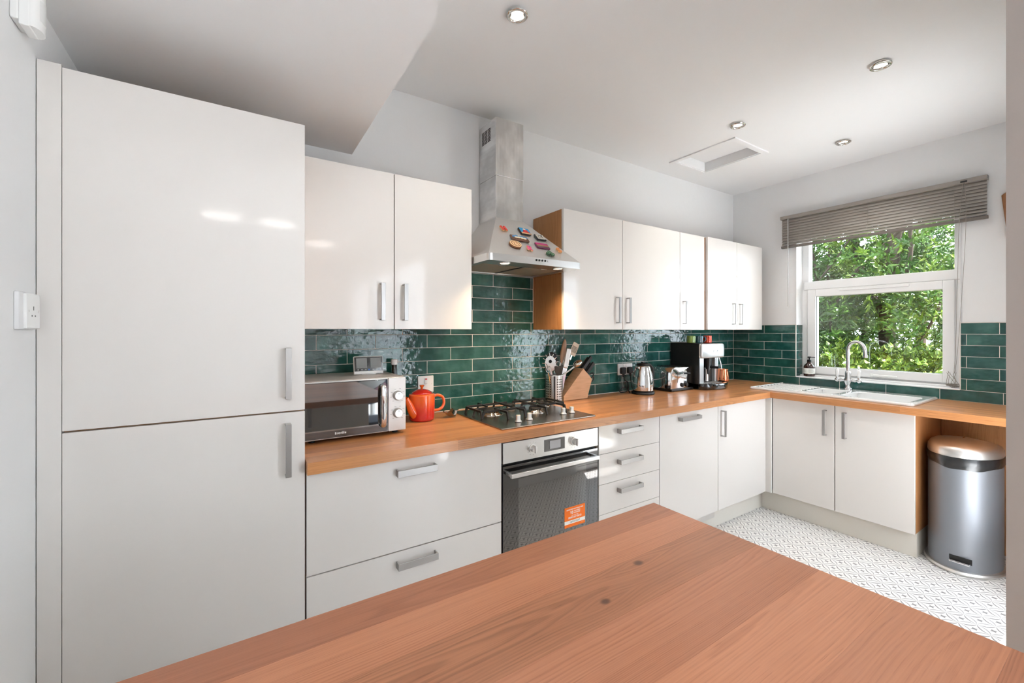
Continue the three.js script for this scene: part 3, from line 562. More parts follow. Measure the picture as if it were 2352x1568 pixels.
// --- gas hob
{
  const t = thing('gas_hob', 'steel four burner gas hob with cast iron pan supports set in the worktop', 'hob', [1.313, 0.9, 0.32]);
  part('hob_plate', flat(rrect(1.02, -0.577, 1.605, -0.07, 0.012), 0.9, 0.008, 0.003), std(srgb(158, 152, 146), 0.27, 1, { bumpMap: brush, bumpScale: 0.00004 }), t);
  for (const [x, z, r] of [[1.155, 0.25, 0.052], [1.33, 0.165, 0.032], [1.385, 0.335, 0.04], [1.53, 0.2, 0.04]]) {
    const bnr = part('burner', [lathe([[r * 1.25, 0], [r * 1.2, 0.006], [r * 0.95, 0.010], [r * 0.92, 0.020], [0, 0.020]], x, 0.908, z)], M.polished, t, 'round gas burner');
    part('burner_cap', lathe([[0, 0.030], [r * 0.8, 0.029], [r * 0.86, 0.025], [r * 0.86, 0.021], [0, 0.021]], x, 0.908, z), M.iron, bnr, 'black enamel burner cap');
  }
  // pan supports: bars that step down to the plate at their ends
  const bar = (x0, z0, x1, z1, d0 = true, d1 = true) => {
    const Y = 0.943, F = 0.91, dx = x1 - x0, dz = z1 - z0, l = Math.hypot(dx, dz), pts = [];
    if (d0) pts.push([0, F], [0.012, Y]); else pts.push([0, Y]);
    if (d1) pts.push([l - 0.012, Y], [l, F]); else pts.push([l, Y]);
    const g = [], a = Math.atan2(dz, dx);
    for (let i = 0; i + 1 < pts.length; i++) { const [s0, y0] = pts[i], [s1, y1] = pts[i + 1], L = Math.hypot(s1 - s0, y1 - y0); g.push(bx(-L / 2 - 0.003, L / 2 + 0.003, -0.0055, 0.0055, -0.004, 0.004, 0.0015, 'x', 1).rotateZ(Math.atan2(y1 - y0, s1 - s0)).translate((s0 + s1) / 2, (y0 + y1) / 2, 0)); }
    return merge(g).rotateY(-a).translate(x0, 0, z0);
  };
  part('pan_support', [bar(1.05, 0.16, 1.32, 0.16), bar(1.05, 0.34, 1.32, 0.34), bar(1.155, 0.10, 1.155, 0.21, true, false), bar(1.155, 0.42, 1.155, 0.29, true, false), bar(1.26, 0.1, 1.26, 0.42), bar(1.05, 0.25, 1.125, 0.25, true, false), bar(1.05, 0.16, 1.05, 0.34)], M.iron, t, 'black cast iron pan support');
  part('pan_support', [bar(1.345, 0.16, 1.59, 0.16), bar(1.345, 0.335, 1.59, 0.335), bar(1.40, 0.10, 1.40, 0.42), bar(1.53, 0.10, 1.53, 0.18, true, false), bar(1.53, 0.42, 1.53, 0.23, true, false), bar(1.345, 0.25, 1.44, 0.25, true, false), bar(1.59, 0.16, 1.59, 0.335)], M.iron, t, 'black cast iron pan support');
  for (const [x, z] of [[1.168, 0.49], [1.243, 0.478], [1.476, 0.462], [1.541, 0.455]]) {
    const k = part('knob', [lathe([[0.017, 0], [0.018, 0.003], [0.014, 0.006], [0.0115, 0.012], [0.012, 0.03], [0.010, 0.033], [0, 0.033]], x, 0.909, z, 28)], M.steelSoft, t, 'pale steel gas knob');
    part('knob_skirt', cylAt(x, 0.908, z, 0.018, 0.018, 0.002, 28), M.black, k);
  }
}

// ---------------------------------------------------------------- sink, tap, window sill
{
  const t = thing('sink', 'white ceramic one and a half bowl sink with a ribbed drainer', 'sink', [3.645, 0.9, 0.91]);
  const o = rrect(3.388, -1.396, 3.906, -0.428, 0.03);
  const h1 = rrect(3.452, -1.352, 3.785, -0.998, 0.045, THREE.Path), h2 = rrect(3.50, -0.955, 3.785, -0.775, 0.04, THREE.Path);
  o.holes.push(h1, h2);
  part('rim', flat(o, 0.900, 0.014, 0.004), M.ceramic, t);
  const bowl = (x0, x1, z0, z1, dep) => [raw(x0, x1, 0.9 - dep, 0.906 - dep, z0, z1), raw(x0 - 0.006, x0 + 0.002, 0.9 - dep, 0.91, z0, z1), raw(x1 - 0.002, x1 + 0.006, 0.9 - dep, 0.91, z0, z1), raw(x0, x1, 0.9 - dep, 0.91, z0 - 0.006, z0 + 0.002), raw(x0, x1, 0.9 - dep, 0.91, z1 - 0.002, z1 + 0.006)];
  const b1 = part('bowl', bowl(3.452, 3.785, 0.998, 1.352, 0.17), M.ceramic, t);
  part('drain', cylAt(3.62, 0.736, 1.175, 0.035, 0.035, 0.003), M.chrome, b1);
  const b2 = part('half_bowl', bowl(3.50, 3.785, 0.775, 0.955, 0.1), M.ceramic, t);
  part('drain', cylAt(3.64, 0.806, 0.865, 0.03, 0.03, 0.003), M.chrome, b2);
  for (let i = 0; i < 8; i++) part('drainer_rib', bx(3.452 + i * 0.05, 3.464 + i * 0.05, 0.912, 0.917, 0.475, i < 1 ? 0.96 : 0.75, 0.002), M.ceramic, t);
  part('edge_lip', [bx(3.392, 3.404, 0.912, 0.917, 0.44, 1.385, 0.002), bx(3.404, 3.89, 0.912, 0.917, 0.436, 0.45, 0.002), bx(3.404, 3.89, 0.912, 0.917, 1.374, 1.388, 0.002)], M.ceramic, t);
}
{
  const x = 3.845, z = 0.918, t = thing('mixer_tap', 'chrome swan neck mixer tap with two white lever handles', 'tap', [x, 0.914, z]);
  part('tap_body', [lathe([[0.028, 0], [0.028, 0.008], [0.019, 0.016], [0.017, 0.04], [0.024, 0.06], [0.024, 0.08], [0.02, 0.086], [0.0205, 0.12], [0.0165, 0.135], [0.0145, 0.14], [0, 0.14]], x, 0.914, z)], M.chrome, t);
  part('cross_bar', [cyl(0.0105, 0.0105, 0.13, 20).rotateX(Math.PI / 2).translate(x, 0.984, z), ball(x, 0.984, z - 0.067, 0.0165), ball(x, 0.984, z + 0.067, 0.0165), cyl(0.015, 0.011, 0.02, 20).rotateX(Math.PI / 2).translate(x, 0.984, z - 0.04), cyl(0.011, 0.015, 0.02, 20).rotateX(Math.PI / 2).translate(x, 0.984, z + 0.04)], M.chrome, t);
  const pts = [[0, 1.04], [0, 1.12], [0, 1.20]]; const rad = 0.066;
  for (let i = 0; i <= 8; i++) { const a = Math.PI - i * Math.PI / 8 * 0.98; pts.push([rad + rad * Math.cos(a), 1.205 + rad * Math.sin(a)]); }
  pts.push([0.1345, 1.175]);
  const dir = [-0.42, 0.907];
  part('spout', [tube(pts.map(p => [x + dir[0] * p[0], p[1], z + dir[1] * p[0]]), 0.0115, 60, 16), cylAt(x + dir[0] * 0.1345, 1.158, z + dir[1] * 0.1345, 0.0135, 0.0135, 0.02, 20)], M.chrome, t);
  for (const s of [-1, 1]) {
    const l = part('lever', lathe([[0, 0.07], [0.008, 0.068], [0.0115, 0.058], [0.0115, 0.045], [0.0085, 0.018], [0.0075, 0.006], [0, 0.006]], x, 0.996, z + s * 0.067, 24), M.ceramic, t, 'white porcelain lever handle');
    part('lever_collar', [cylAt(x, 0.994, z + s * 0.067, 0.009, 0.009, 0.01, 20), cylAt(x, 1.064, z + s * 0.067, 0.004, 0.003, 0.006, 16)], M.chrome, l);
  }
}
{
  const x = 3.985, z = 0.607, t = thing('soap_bottle', 'brown pump soap bottle with a white label on the window sill', 'bottle', [x, 0.978, z]);
  const amber = phy(srgb(52, 20, 14), 0.08, 0, { clearcoat: 1, clearcoatRoughness: 0.03 });
  part('bottle_body', lathe([[0, 0], [0.036, 0], [0.0395, 0.004], [0.0395, 0.078], [0.034, 0.093], [0.016, 0.112], [0.014, 0.12], [0, 0.12]], x, 0.978, z), amber, t);
  part('bottle_label', cyl(0.0399, 0.0399, 0.045, 40, true).translate(x, 0.978 + 0.045, z), std(lin(1, 1, 1), 0.7, 0, { side: THREE.DoubleSide, map: canvasTex(512, 128, (c, w, h) => { c.fillStyle = '#e9e8e2'; c.fillRect(0, 0, w, h); c.fillStyle = '#9d9c97'; for (let k = 0; k < 4; k++) for (let i = 0; i < 7; i++) c.fillRect(20 + k * 128, 20 + i * 13, 60 + (i * 37 % 30), 4); }) }), t, 'white paper label with grey print');
  part('pump', [cylAt(x, 1.095, z, 0.016, 0.015, 0.018, 24), cylAt(x, 1.112, z, 0.0055, 0.0055, 0.02, 16), cylAt(x, 1.13, z, 0.013, 0.012, 0.01, 24), bx(x - 0.006, x + 0.006, 1.132, 1.139, z, z + 0.042, 0.003)], M.black, t);
}
// ---------------------------------------------------------------- venetian blind
{
  const t = thing('venetian_blind', 'half raised taupe venetian blind above the sink window', 'blind', [3.91, 2.05, 1.02]);
  part('head_rail', bx(3.886, 3.93, 2.287, 2.314, 0.427, 1.617, 0.003), M.slat, t);
  const z0 = 0.435, z1 = 1.612, sg = (() => {
    const P = [], I = [], n = 6, w = 0.0138;
    for (let k = 0; k < 2; k++) for (let i = 0; i <= n; i++) { const s = -1 + 2 * i / n; P.push([s * w, 0.0022 * (1 - s * s) + (k ? 0.0006 : 0)]); }
    const outline = [...P.slice(0, n + 1), ...P.slice(n + 1).reverse()];
    return ext(shapeOf(outline), z1 - z0).translate(0, 0, -(z1 - z0) / 2);
  })();
  for (let i = 0; i < 10; i++) put('slat', sg, M.slat, t, [3.908, 2.273 - i * 0.0213, (z0 + z1) / 2], [0, 0, R(68 - Math.max(0, i - 5) * 4)]);
  part('bottom_rail', bx(3.896, 3.92, 2.045, 2.066, 0.43, 1.618, 0.004), M.slatDark, t);
  for (const z of [0.565, 1.02, 1.47]) part('ladder_cord', [cylAt(3.894, 2.05, z, 0.0008, 0.0008, 0.24, 6), cylAt(3.922, 2.05, z, 0.0008, 0.0008, 0.24, 6)], M.cord, t);
  part('cord_lock', bx(3.882, 3.888, 2.293, 2.302, 1.5, 1.53, 0.001), M.black, t);
  part('tilt_wand', cylAt(3.878, 1.555, 0.492, 0.0035, 0.0035, 0.73, 10), phy(srgb(226, 228, 226), 0.2, 0, { transmission: 0.5, thickness: 0, ior: 1.45 }), t, 'clear tilt wand');
  part('pull_cord', [tube([[3.884, 2.295, 1.512], [3.89, 2.05, 1.495], [3.905, 1.6, 1.482], [3.925, 1.2, 1.47], [3.935, 1.08, 1.462]], 0.0011, 40, 6), tube([[3.884, 2.295, 1.52], [3.886, 2.05, 1.525], [3.9, 1.5, 1.50], [3.925, 1.15, 1.475], [3.935, 1.075, 1.464]], 0.0011, 40, 6)], M.cord, t, 'thin pull cords');
  const k = [];
  for (let s = 0; s < 5; s++) { const pts = []; for (let i = 0; i < 16; i++) pts.push([3.955 + rr(-0.022, 0.03), 0.982 + rr(0, 0.022) + (i === 0 ? 0.09 : 0), 1.455 + rr(-0.035, 0.03)]); k.push(tube(pts, 0.0012, 90, 6)); }
  k.push(tube([[3.935, 1.08, 1.463], [3.937, 1.06, 1.458], [3.94, 1.03, 1.468], [3.945, 0.99, 1.46]], 0.0016, 20, 6));
  part('cord_bundle', k, M.cord, t, 'tangled surplus cord on the sill');
}
{
  const t = thing('wooden_paddle', 'tapered dark wooden board hanging by the right wall end', 'board', [3.9, 1.5, 1.72]);
  const s = new THREE.Shape(); s.moveTo(1.672, 2.17); s.quadraticCurveTo(1.70, 2.20, 1.76, 2.20); s.lineTo(1.80, 2.20); s.quadraticCurveTo(1.85, 2.20, 1.868, 2.17); s.lineTo(1.80, 1.45); s.quadraticCurveTo(1.77, 1.40, 1.74, 1.45); s.closePath();
  part('board', uvm(ext(s, 0.03, 0.003).rotateY(-Math.PI / 2).translate(3.93, 0, 0), 'y'), std(lin(0.62, 0.55, 0.5), 0.5, 0, { map: oakPanel }), t);
  part('hanging_slot', bx(3.894, 3.899, 2.12, 2.19, 1.708, 1.712, 0.001), M.black, t);
}
// ---------------------------------------------------------------- pedal bin
{
  const cx = 3.60, cz = 1.572, t = thing('pedal_bin', 'grey steel pedal bin with a domed lid and black liner', 'bin', [cx, 0, cz]);
  const D = k => { const p = []; for (let i = 0; i <= 32; i++) { const a = -Math.PI / 2 + Math.PI * i / 32; p.push([cx - (0.225 + k) * Math.cos(a), -(cz + (0.152 + k) * Math.sin(a))]); } for (let i = 1; i < 16; i++) { const a = Math.PI / 2 - Math.PI * i / 16; p.push([cx + (0.075 + k) * Math.pow(Math.cos(a), 0.45), -(cz + (0.152 + k) * Math.sin(a))]); } return p; };
  const ring = (k, y) => D(k).map(p => [p[0], y, -p[1]]);
  const bodyMat = std(srgb(146, 150, 157), 0.52, 0.7);
  const loft = (list) => { const P = [], n = list[0].length; for (let i = 0; i + 1 < list.length; i++) for (let j = 0; j < n; j++) { const k = (j + 1) % n, a = list[i][j], b = list[i][k], c = list[i + 1][k], d = list[i + 1][j]; P.push(...a, ...b, ...c, ...a, ...c, ...d); } const g = new THREE.BufferGeometry(); g.setAttribute('position', new THREE.Float32BufferAttribute(P, 3)); g.computeVertexNormals(); const h = toCreasedNormals(g, 0.7); return uvm(h); };
  part('bin_body', loft([ring(-0.16, 0.012), ring(0, 0.012), ring(0, 0.62), ring(-0.01, 0.62)]), bodyMat, t);
  part('base_ring', loft([ring(-0.01, 0.004), ring(0.014, 0.002), ring(0.02, 0.012), ring(0.014, 0.022), ring(-0.002, 0.024)]), M.steelSoft, t);
  const D2 = k => { const q = []; for (let i = 0; i < 160; i++) { const a = -Math.PI / 2 + Math.PI * 2 * i / 160, c = Math.cos(a); q.push([cx - (c >= 0 ? (0.225 + k) * c : (0.075 + k) * -Math.pow(-c, 0.45)), cz + (0.152 + k) * Math.sin(a)]); } return q; };
  const wob = (k, y, amp, out, ph) => D2(k).map((p, i) => { const f = 1 + out * (Math.sin(i * 0.42 + ph) + 0.7 * Math.sin(i * 0.93 + 2 * ph) + 0.5 * Math.sin(i * 1.7)); return [cx + (p[0] - cx) * f, y + amp * (Math.sin(i * 0.079 + 1.1) + 0.35 * Math.sin(i * 0.31)), cz + (p[1] - cz) * f]; });
  part('bin_liner', loft([wob(0.0015, 0.588, 0.008, 0.0006, 0), wob(0.004, 0.598, 0.006, 0.004, 0.5), wob(0.0035, 0.609, 0.005, 0.003, 2.2), wob(0.006, 0.621, 0.004, 0.004, 3.7), wob(0.0045, 0.634, 0.002, 0.003, 5.1), wob(0.003, 0.645, 0, 0.0005, 6)]), phy(srgb(30, 31, 33), 0.28, 0, { clearcoat: 0.5, clearcoatRoughness: 0.2 }), t, 'black plastic bin liner');
  part('lid', loft([ring(0.001, 0.643), ring(0.003, 0.65), ring(0.001, 0.68), ring(-0.008, 0.697), ring(-0.03, 0.711), ring(-0.065, 0.721), ring(-0.105, 0.727), ring(-0.148, 0.73)]), M.steelSoft, t, 'domed brushed steel lid');
  part('pedal', [bx(3.345, 3.385, 0.075, 0.081, 1.555, 1.635, 0.002), bx(3.345, 3.349, 0.071, 0.08, 1.555, 1.635, 0.001)], M.chrome, t);
  part('pedal_slot', bx(3.373, 3.379, 0.07, 0.1, 1.55, 1.64, 0.001), M.black, t);
}
// ---------------------------------------------------------------- worktop appliances, left
const font = await new FontLoader().loadAsync('fonts/droid/droid_sans_bold.typeface.json');
const words = (s, size, x, y, z, depth = 0.0004) => { const g = new TextGeometry(s, { font, size, depth, curveSegments: 4 }); g.computeBoundingBox(); return g.translate(x - (g.boundingBox.max.x + g.boundingBox.min.x) / 2, y, z); };
{
  const t = thing('microwave', 'silver microwave oven with a mirrored door and two dials', 'microwave', [0.436, 0.9, 0.2]);
  part('casing', bx(0.222, 0.646, 0.913, 1.149, 0.03, 0.36, 0.006), std(srgb(200, 194, 188), 0.35, 0.35), t);
  const d = part('door', bx(0.223, 0.5665, 0.915, 1.147, 0.3605, 0.374, 0.003), std(srgb(196, 194, 192), 0.35, 0.6), t);
  part('door_glass', bx(0.224, 0.564, 0.919, 1.143, 0.3735, 0.3755, 0.0008), phy(srgb(70, 67, 66), 0.03, 0.55, { clearcoat: 1, clearcoatRoughness: 0.02 }), d, 'dark mirrored door glass');
  part('door_window', bx(0.224, 0.556, 0.947, 1.139, 0.3752, 0.3760, 0.0003), phy(srgb(128, 130, 130), 0.03, 0.9), d);
  part('handle', tube([[0.541, 0.946, 0.375], [0.541, 0.949, 0.396], [0.541, 0.965, 0.404], [0.541, 1.03, 0.407], [0.541, 1.095, 0.404], [0.541, 1.111, 0.396], [0.541, 1.114, 0.375]], 0.009, 60, 16).translate(-0.541, 0, 0).scale(1.25, 1, 0.7).translate(0.541, 0, 0.119), M.chrome, d, 'arched chrome handle');
  part('control_panel', bx(0.568, 0.646, 0.915, 1.147, 0.3605, 0.374, 0.003), std(srgb(212, 208, 204), 0.4, 0.3), t);
  for (const y of [1.068, 0.992]) {
    const k = part('dial', lathe([[0.021, 0], [0.0215, 0.003], [0.0185, 0.005], [0.018, 0.017], [0.0165, 0.019], [0, 0.019]], 0, 0, 0, 36).rotateX(Math.PI / 2).translate(0.609, y, 0.374), M.steel, t, 'round silver dial');
    part('dial_mark', bx(0.608, 0.6102, y + 0.006, y + 0.015, 0.3928, 0.3934, 0.0002), M.black, k);
    const mk = []; for (let i = 0; i < 8; i++) { const a = R(-140 + i * 40); mk.push(raw(-0.004, 0.004, -0.0006, 0.0006, 0, 0.0004).translate(0.609 + Math.sin(a) * 0.030, y + Math.cos(a) * 0.030, 0.374)); }
    part('dial_scale', mk, std(srgb(90, 88, 86), 0.6), t);
  }
  part('brand_lettering', words('Breville', 0.0088, 0.372, 0.931, 0.3757), M.white, t, 'white maker lettering');
  part('foot', [cylAt(0.27, 0.9, 0.33, 0.012, 0.012, 0.015, 16), cylAt(0.61, 0.9, 0.33, 0.012, 0.012, 0.015, 16), cylAt(0.27, 0.9, 0.07, 0.012, 0.012, 0.015, 16), cylAt(0.61, 0.9, 0.07, 0.012, 0.012, 0.015, 16)], M.rubber, t);
}
{
  const t = thing('energy_meter', 'small white energy meter with two grey screens on the microwave', 'meter', [0.532, 1.149, 0.2]);
  const tilt = g => g.rotateX(R(-9)).translate(0.532, 1.1515, 0.2);
  part('meter_case', tilt(bx(-0.067, 0.067, 0, 0.083, -0.014, 0, 0.004)), M.white, t);
  const s = part('meter_face', tilt(bx(-0.064, 0.064, 0.014, 0.080, -0.001, 0.0008, 0.0006)), M.blackGloss, t);
  const lcd = std(srgb(122, 124, 122), 0.4);
  part('lcd', tilt(raw(-0.056, -0.008, 0.028, 0.074, 0.0006, 0.0012)), lcd, s); part('lcd', tilt(raw(0.008, 0.056, 0.028, 0.074, 0.0006, 0.0012)), lcd, s);
  const ic = []; for (let i = 0; i < 7; i++) if (i !== 3) ic.push(tilt(raw(-0.051 + i * 0.017, -0.046 + i * 0.017, 0.0195, 0.0225, 0.0006, 0.0012)));
  part('touch_keys', ic, M.white, s); part('blue_key', tilt(raw(-0.003, 0.004, 0.018, 0.024, 0.0006, 0.0013)), std(srgb(60, 120, 210), 0.4), s);
  part('stand', bx(0.5, 0.564, 1.149, 1.156, 0.165, 0.2, 0.002), M.white, t);
}
{
  const t = thing('sauce_bottle', 'dark bottle with a white cap standing behind the microwave', 'bottle', [0.70, 0.9, 0.045]);
  part('bottle_glass', lathe([[0, 0], [0.03, 0], [0.031, 0.005], [0.031, 0.17], [0.018, 0.215], [0.0135, 0.24], [0.0135, 0.283], [0, 0.283]], 0.70, 0.9, 0.045), M.blackGloss, t);
  part('bottle_cap', cylAt(0.70, 1.178, 0.045, 0.0165, 0.0165, 0.027, 24), M.white, t);
}
{
  const x = 0.806, z = 0.155, t = thing('teapot', 'glossy orange and red stoneware teapot beside the microwave', 'teapot', [x, 0.9, z]);
  const byHeight = (g, y0, h) => { const p = g.attributes.position, u = g.attributes.uv; for (let i = 0; i < p.count; i++) u.setY(i, Math.min(0.98, Math.max(0.02, (p.getY(i) - y0) / h))); return g; };
  const glazeT = rep(tex(16, 256, (u, v) => mixc([206, 20, 22], [242, 100, 24], sstep(0.1, 0.85, v + 0.02 * vn(u * 6, v * 30, 6, 30)))), 1, 1);
  const g = phy(lin(1, 1, 1), 0.2, 0, { map: glazeT, clearcoat: 1, clearcoatRoughness: 0.05 }), orange = phy(srgb(240, 98, 24), 0.2, 0, { clearcoat: 1, clearcoatRoughness: 0.05 }), red = phy(srgb(205, 30, 18), 0.2, 0, { clearcoat: 1, clearcoatRoughness: 0.05 });
  part('pot', byHeight(lathe([[0, 0], [0.054, 0], [0.060, 0.004], [0.0625, 0.012], [0.0645, 0.07], [0.0655, 0.126], [0.0625, 0.134], [0.05, 0.135]], x, 0.9, z, 56), 0.9, 0.135), g, t);
  part('spout', taper([[x - 0.03, 0.925, z + 0.012], [x - 0.058, 0.952, z + 0.024], [x - 0.077, 0.99, z + 0.032], [x - 0.096, 1.024, z + 0.04]], 0.029, 0.0105), orange, t);
  part('handle', tube([[x + 0.058, 1.014, z], [x + 0.085, 1.02, z], [x + 0.112, 1.008, z], [x + 0.121, 0.982, z], [x + 0.112, 0.956, z], [x + 0.09, 0.944, z], [x + 0.058, 0.943, z]], 0.0075, 48, 14), orange, t);
  const l = part('lid', lathe([[0.052, 0], [0.052, 0.003], [0.048, 0.010], [0.03, 0.02], [0.012, 0.0245], [0, 0.025]], x, 1.033, z, 48), red, t, 'red domed lid');
  part('lid_knob', lathe([[0.007, 0], [0.006, 0.008], [0.0115, 0.017], [0.012, 0.021], [0, 0.022]], x, 1.056, z, 28), orange, l);
}
{
  const t = thing('spoon_rest', 'small wavy metal spoon rest between the teapot and the hob', 'spoon rest', [0.962, 0.9, 0.165]);
  const n = 26, m = 8, P = [], I = [];
  for (let k = 0; k < 2; k++) for (let i = 0; i <= n; i++) for (let j = 0; j <= m; j++) { const s = -1 + 2 * i / n, q = -1 + 2 * j / m; P.push(s * 0.048, 0.002 + 0.015 * (1 - Math.cos(s * Math.PI * 1.25)) + 0.006 * q * q + (k ? 0.0014 : 0), q * 0.026 * (1 - 0.35 * s * s)); }
  const W = m + 1, N = (n + 1) * W;
  for (let i = 0; i < n; i++) for (let j = 0; j < m; j++) { const a = i * W + j; I.push(a, a + W, a + 1, a + 1, a + W, a + W + 1); const b = a + N; I.push(b, b + 1, b + W, b + 1, b + W + 1, b + W); }
  const g = new THREE.BufferGeometry(); g.setAttribute('position', new THREE.Float32BufferAttribute(P, 3)); g.setIndex(I); g.computeVertexNormals(); g.setAttribute('uv', new THREE.Float32BufferAttribute(new Float32Array(P.length / 3 * 2), 2));
  part('rest_bowl', g.rotateY(0.5).translate(0.962, 0.9, 0.165), M.polished, t);
}
// switch and sockets
function plateBox(t, x0, x1, y0, y1) { return part('face_plate', bx(x0, x1, y0, y1, 0.002, 0.012, 0.003), M.white, t); }
{
  const t = thing('fused_switch', 'white wall switch with a red neon behind the teapot', 'switch', [0.885, 1.06, 0.002]);
  plateBox(t, 0.84, 0.93, 1.016, 1.106);
  const r = part('rocker', bx(0.876, 0.894, 1.064, 1.094, 0.011, 0.016, 0.002), M.white, t);
  part('neon', bx(0.879, 0.891, 1.086, 1.092, 0.0155, 0.0168, 0.0005), std(srgb(220, 40, 40), 0.3), r, 'red neon window');
  part('screw', cyl(0.003, 0.003, 0.002, 12).rotateX(Math.PI / 2).translate(0.852, 1.061, 0.0125), M.steelSoft, t); part('screw', cyl(0.003, 0.003, 0.002, 12).rotateX(Math.PI / 2).translate(0.918, 1.061, 0.0125), M.steelSoft, t);
}
{
  const t = thing('double_socket', 'white double wall socket with two black plugs left of the kettle', 'socket', [2.455, 1.065, 0.002]);
  plateBox(t, 2.378, 2.532, 1.024, 1.108);
  for (const x of [2.418, 2.492]) {
    part('rocker', bx(x - 0.011 + (x < 2.45 ? 0.022 : -0.022), x + 0.0 + (x < 2.45 ? 0.022 : -0.022), 1.085, 1.101, 0.011, 0.015, 0.001), M.white, t);
  }
  for (const [x, e] of [[2.418, [[2.418, 1.03, 0.03], [2.418, 0.995, 0.035], [2.45, 0.97, 0.04], [2.44, 0.92, 0.05], [2.36, 0.906, 0.06], [2.33, 0.92, 0.07], [2.37, 0.945, 0.075], [2.41, 0.925, 0.078], [2.412, 0.908, 0.088], [2.405, 0.9055, 0.1]]], [2.492, [[2.492, 1.03, 0.03], [2.492, 0.98, 0.032], [2.50, 0.93, 0.035], [2.56, 0.906, 0.035], [2.66, 0.905, 0.04], [2.70, 0.91, 0.06]]]]) {
    const p = thing('power_plug', x < 2.45 ? 'left black plug with a coiled cable to the kettle' : 'right black plug partly behind the kettle', 'plug', [x, 1.04, 0.014]);
    part('plug_body', [ext(rrect(x - 0.024, 1.034, x + 0.024, 1.082, 0.012), 0.016, 0.003).translate(0, 0, 0.015), lathe([[0.010, 0], [0.008, 0.016], [0.006, 0.024], [0, 0.024]], 0, 0, 0, 20).rotateX(Math.PI).translate(x, 1.036, 0.026)], M.rubber, p);
    part('cable', tube(e, 0.0035, 90, 8), M.rubber, p);
  }
}
{
  const t = thing('wall_socket', 'white single power socket on the left wall', 'socket', [-0.435, 1.4, 0.65]);
  part('back_box', bx(-0.435, -0.425, 1.354, 1.446, 0.606, 0.716, 0.002), M.wall, t);
  const f = part('face_plate', bx(-0.426, -0.419, 1.357, 1.443, 0.608, 0.694, 0.002), M.white, t);
  part('pin_hole', [raw(-0.4195, -0.4185, 1.402, 1.412, 0.6495, 0.6525), raw(-0.4195, -0.4185, 1.386, 1.390, 0.638, 0.643), raw(-0.4195, -0.4185, 1.386, 1.390, 0.659, 0.664)], M.black, f);
  part('screw', cyl(0.0028, 0.0028, 0.001, 12).rotateZ(Math.PI / 2).translate(-0.4188, 1.40, 0.621), M.steelSoft, f); part('screw', cyl(0.0028, 0.0028, 0.001, 12).rotateZ(Math.PI / 2).translate(-0.4188, 1.40, 0.681), M.steelSoft, f);
}
{
  const t = thing('alarm_sensor', 'white motion sensor high on the left wall', 'sensor', [-0.435, 2.1, 0.71]);
  part('back_plate', bx(-0.435, -0.42, 2.085, 2.20, 0.675, 0.742, 0.004), M.white, t);
  part('sensor_body', [bx(-0.421, -0.402, 2.075, 2.2, 0.678, 0.740, 0.003), cylAt(0, 2.077, 0, 0.03, 0.03, 0.121, 36).scale(0.62, 1, 1).translate(-0.403, 0, 0.709)], M.white, t);
  part('lens', cylAt(0, 2.10, 0, 0.0305, 0.0305, 0.05, 36).scale(0.62, 1, 0.86).translate(-0.4018, 0, 0.709), std(srgb(226, 226, 224), 0.5), t);
}

// ---------------------------------------------------------------- utensils and knives
const stainless = M.polished, ux = 1.727, uz = 0.072;
{
  const t = thing('utensil_holder', 'perforated stainless steel utensil pot beside the hob', 'utensil holder', [ux, 0.9, uz]);
  part('pot', lathe([[0, 0.002], [0.052, 0.002], [0.0535, 0.006], [0.0535, 0.166], [0.055, 0.17], [0.052, 0.17], [0.051, 0.006], [0, 0.006]], ux, 0.9, uz, 48), M.steel, t);
  const holes = [], hg = cyl(0.0038, 0.0038, 0.0014, 12).rotateX(Math.PI / 2);
  for (let k = 0; k < 4; k++) for (const d of [-0.66, -0.42, 0.42, 0.66]) for (let j = 0; j < 9; j++) holes.push(hg.clone().translate(0, 0, 0.0537).rotateY(-0.68 + k * Math.PI / 2 + d).translate(ux, 0.922 + j * 0.0152, uz));
  part('dark_strip', Array.from({ length: 4 }, (_, k) => bx(-0.006, 0.006, 0.904, 1.066, 0.053, 0.0548, 0.0006).rotateY(-0.62 + k * Math.PI / 2).translate(ux, 0, uz)), std(srgb(66, 66, 70), 0.4, 0.6), t, 'dark vertical strip between the perforations');
  part('perforations', holes, M.black, t);
}
// a utensil: local +y up the handle, base at the pot's foot, leaning
function utensil(name, label, lean, turn, at, build, y = 0.912) {
  const b = [ux + at[0], y, uz + at[1]], t = thing(name, label, 'utensil', b, 'utensils in the steel pot');
  base.set(t, [0, 0, 0]); t.rotation.set(0, turn, lean); build(t); return t;
}
utensil('pasta_server', 'steel pasta server with a round hole and black spikes in the utensil pot', 0.10, R(-32), [-0.012, 0.016], t => {
  part('shaft', bx(-0.006, 0.006, 0, 0.19, -0.0015, 0.0015, 0.001), stainless, t);
  const s = new THREE.Shape(); s.absellipse(0, 0.232, 0.036, 0.05, 0, Math.PI * 2); const h = new THREE.Path(); h.absellipse(0, 0.246, 0.010, 0.010, 0, Math.PI * 2); s.holes.push(h);
  part('head', ext(s, 0.002, 0.001), stainless, t);
  const q = []; for (let i = 0; i < 9; i++) { const a = R(-20 + i * 27.5); q.push(cyl(0.0035, 0.002, 0.022, 8).rotateZ(a - Math.PI / 2).translate(Math.cos(a) * 0.043, 0.232 + Math.sin(a) * 0.056, 0.004)); }
  part('spikes', q, stainless, t);
});
utensil('slotted_spoon', 'black nylon spoon behind the pasta server in the utensil pot', 0.02, R(-20), [0.004, -0.02], t => {
  part('shaft', bx(-0.006, 0.006, 0, 0.2, -0.003, 0.003, 0.002), M.black, t);
  part('bowl', ball(0, 0.25, 0, 0.045, 0.85, 1.15, 0.22), M.black, t);
});
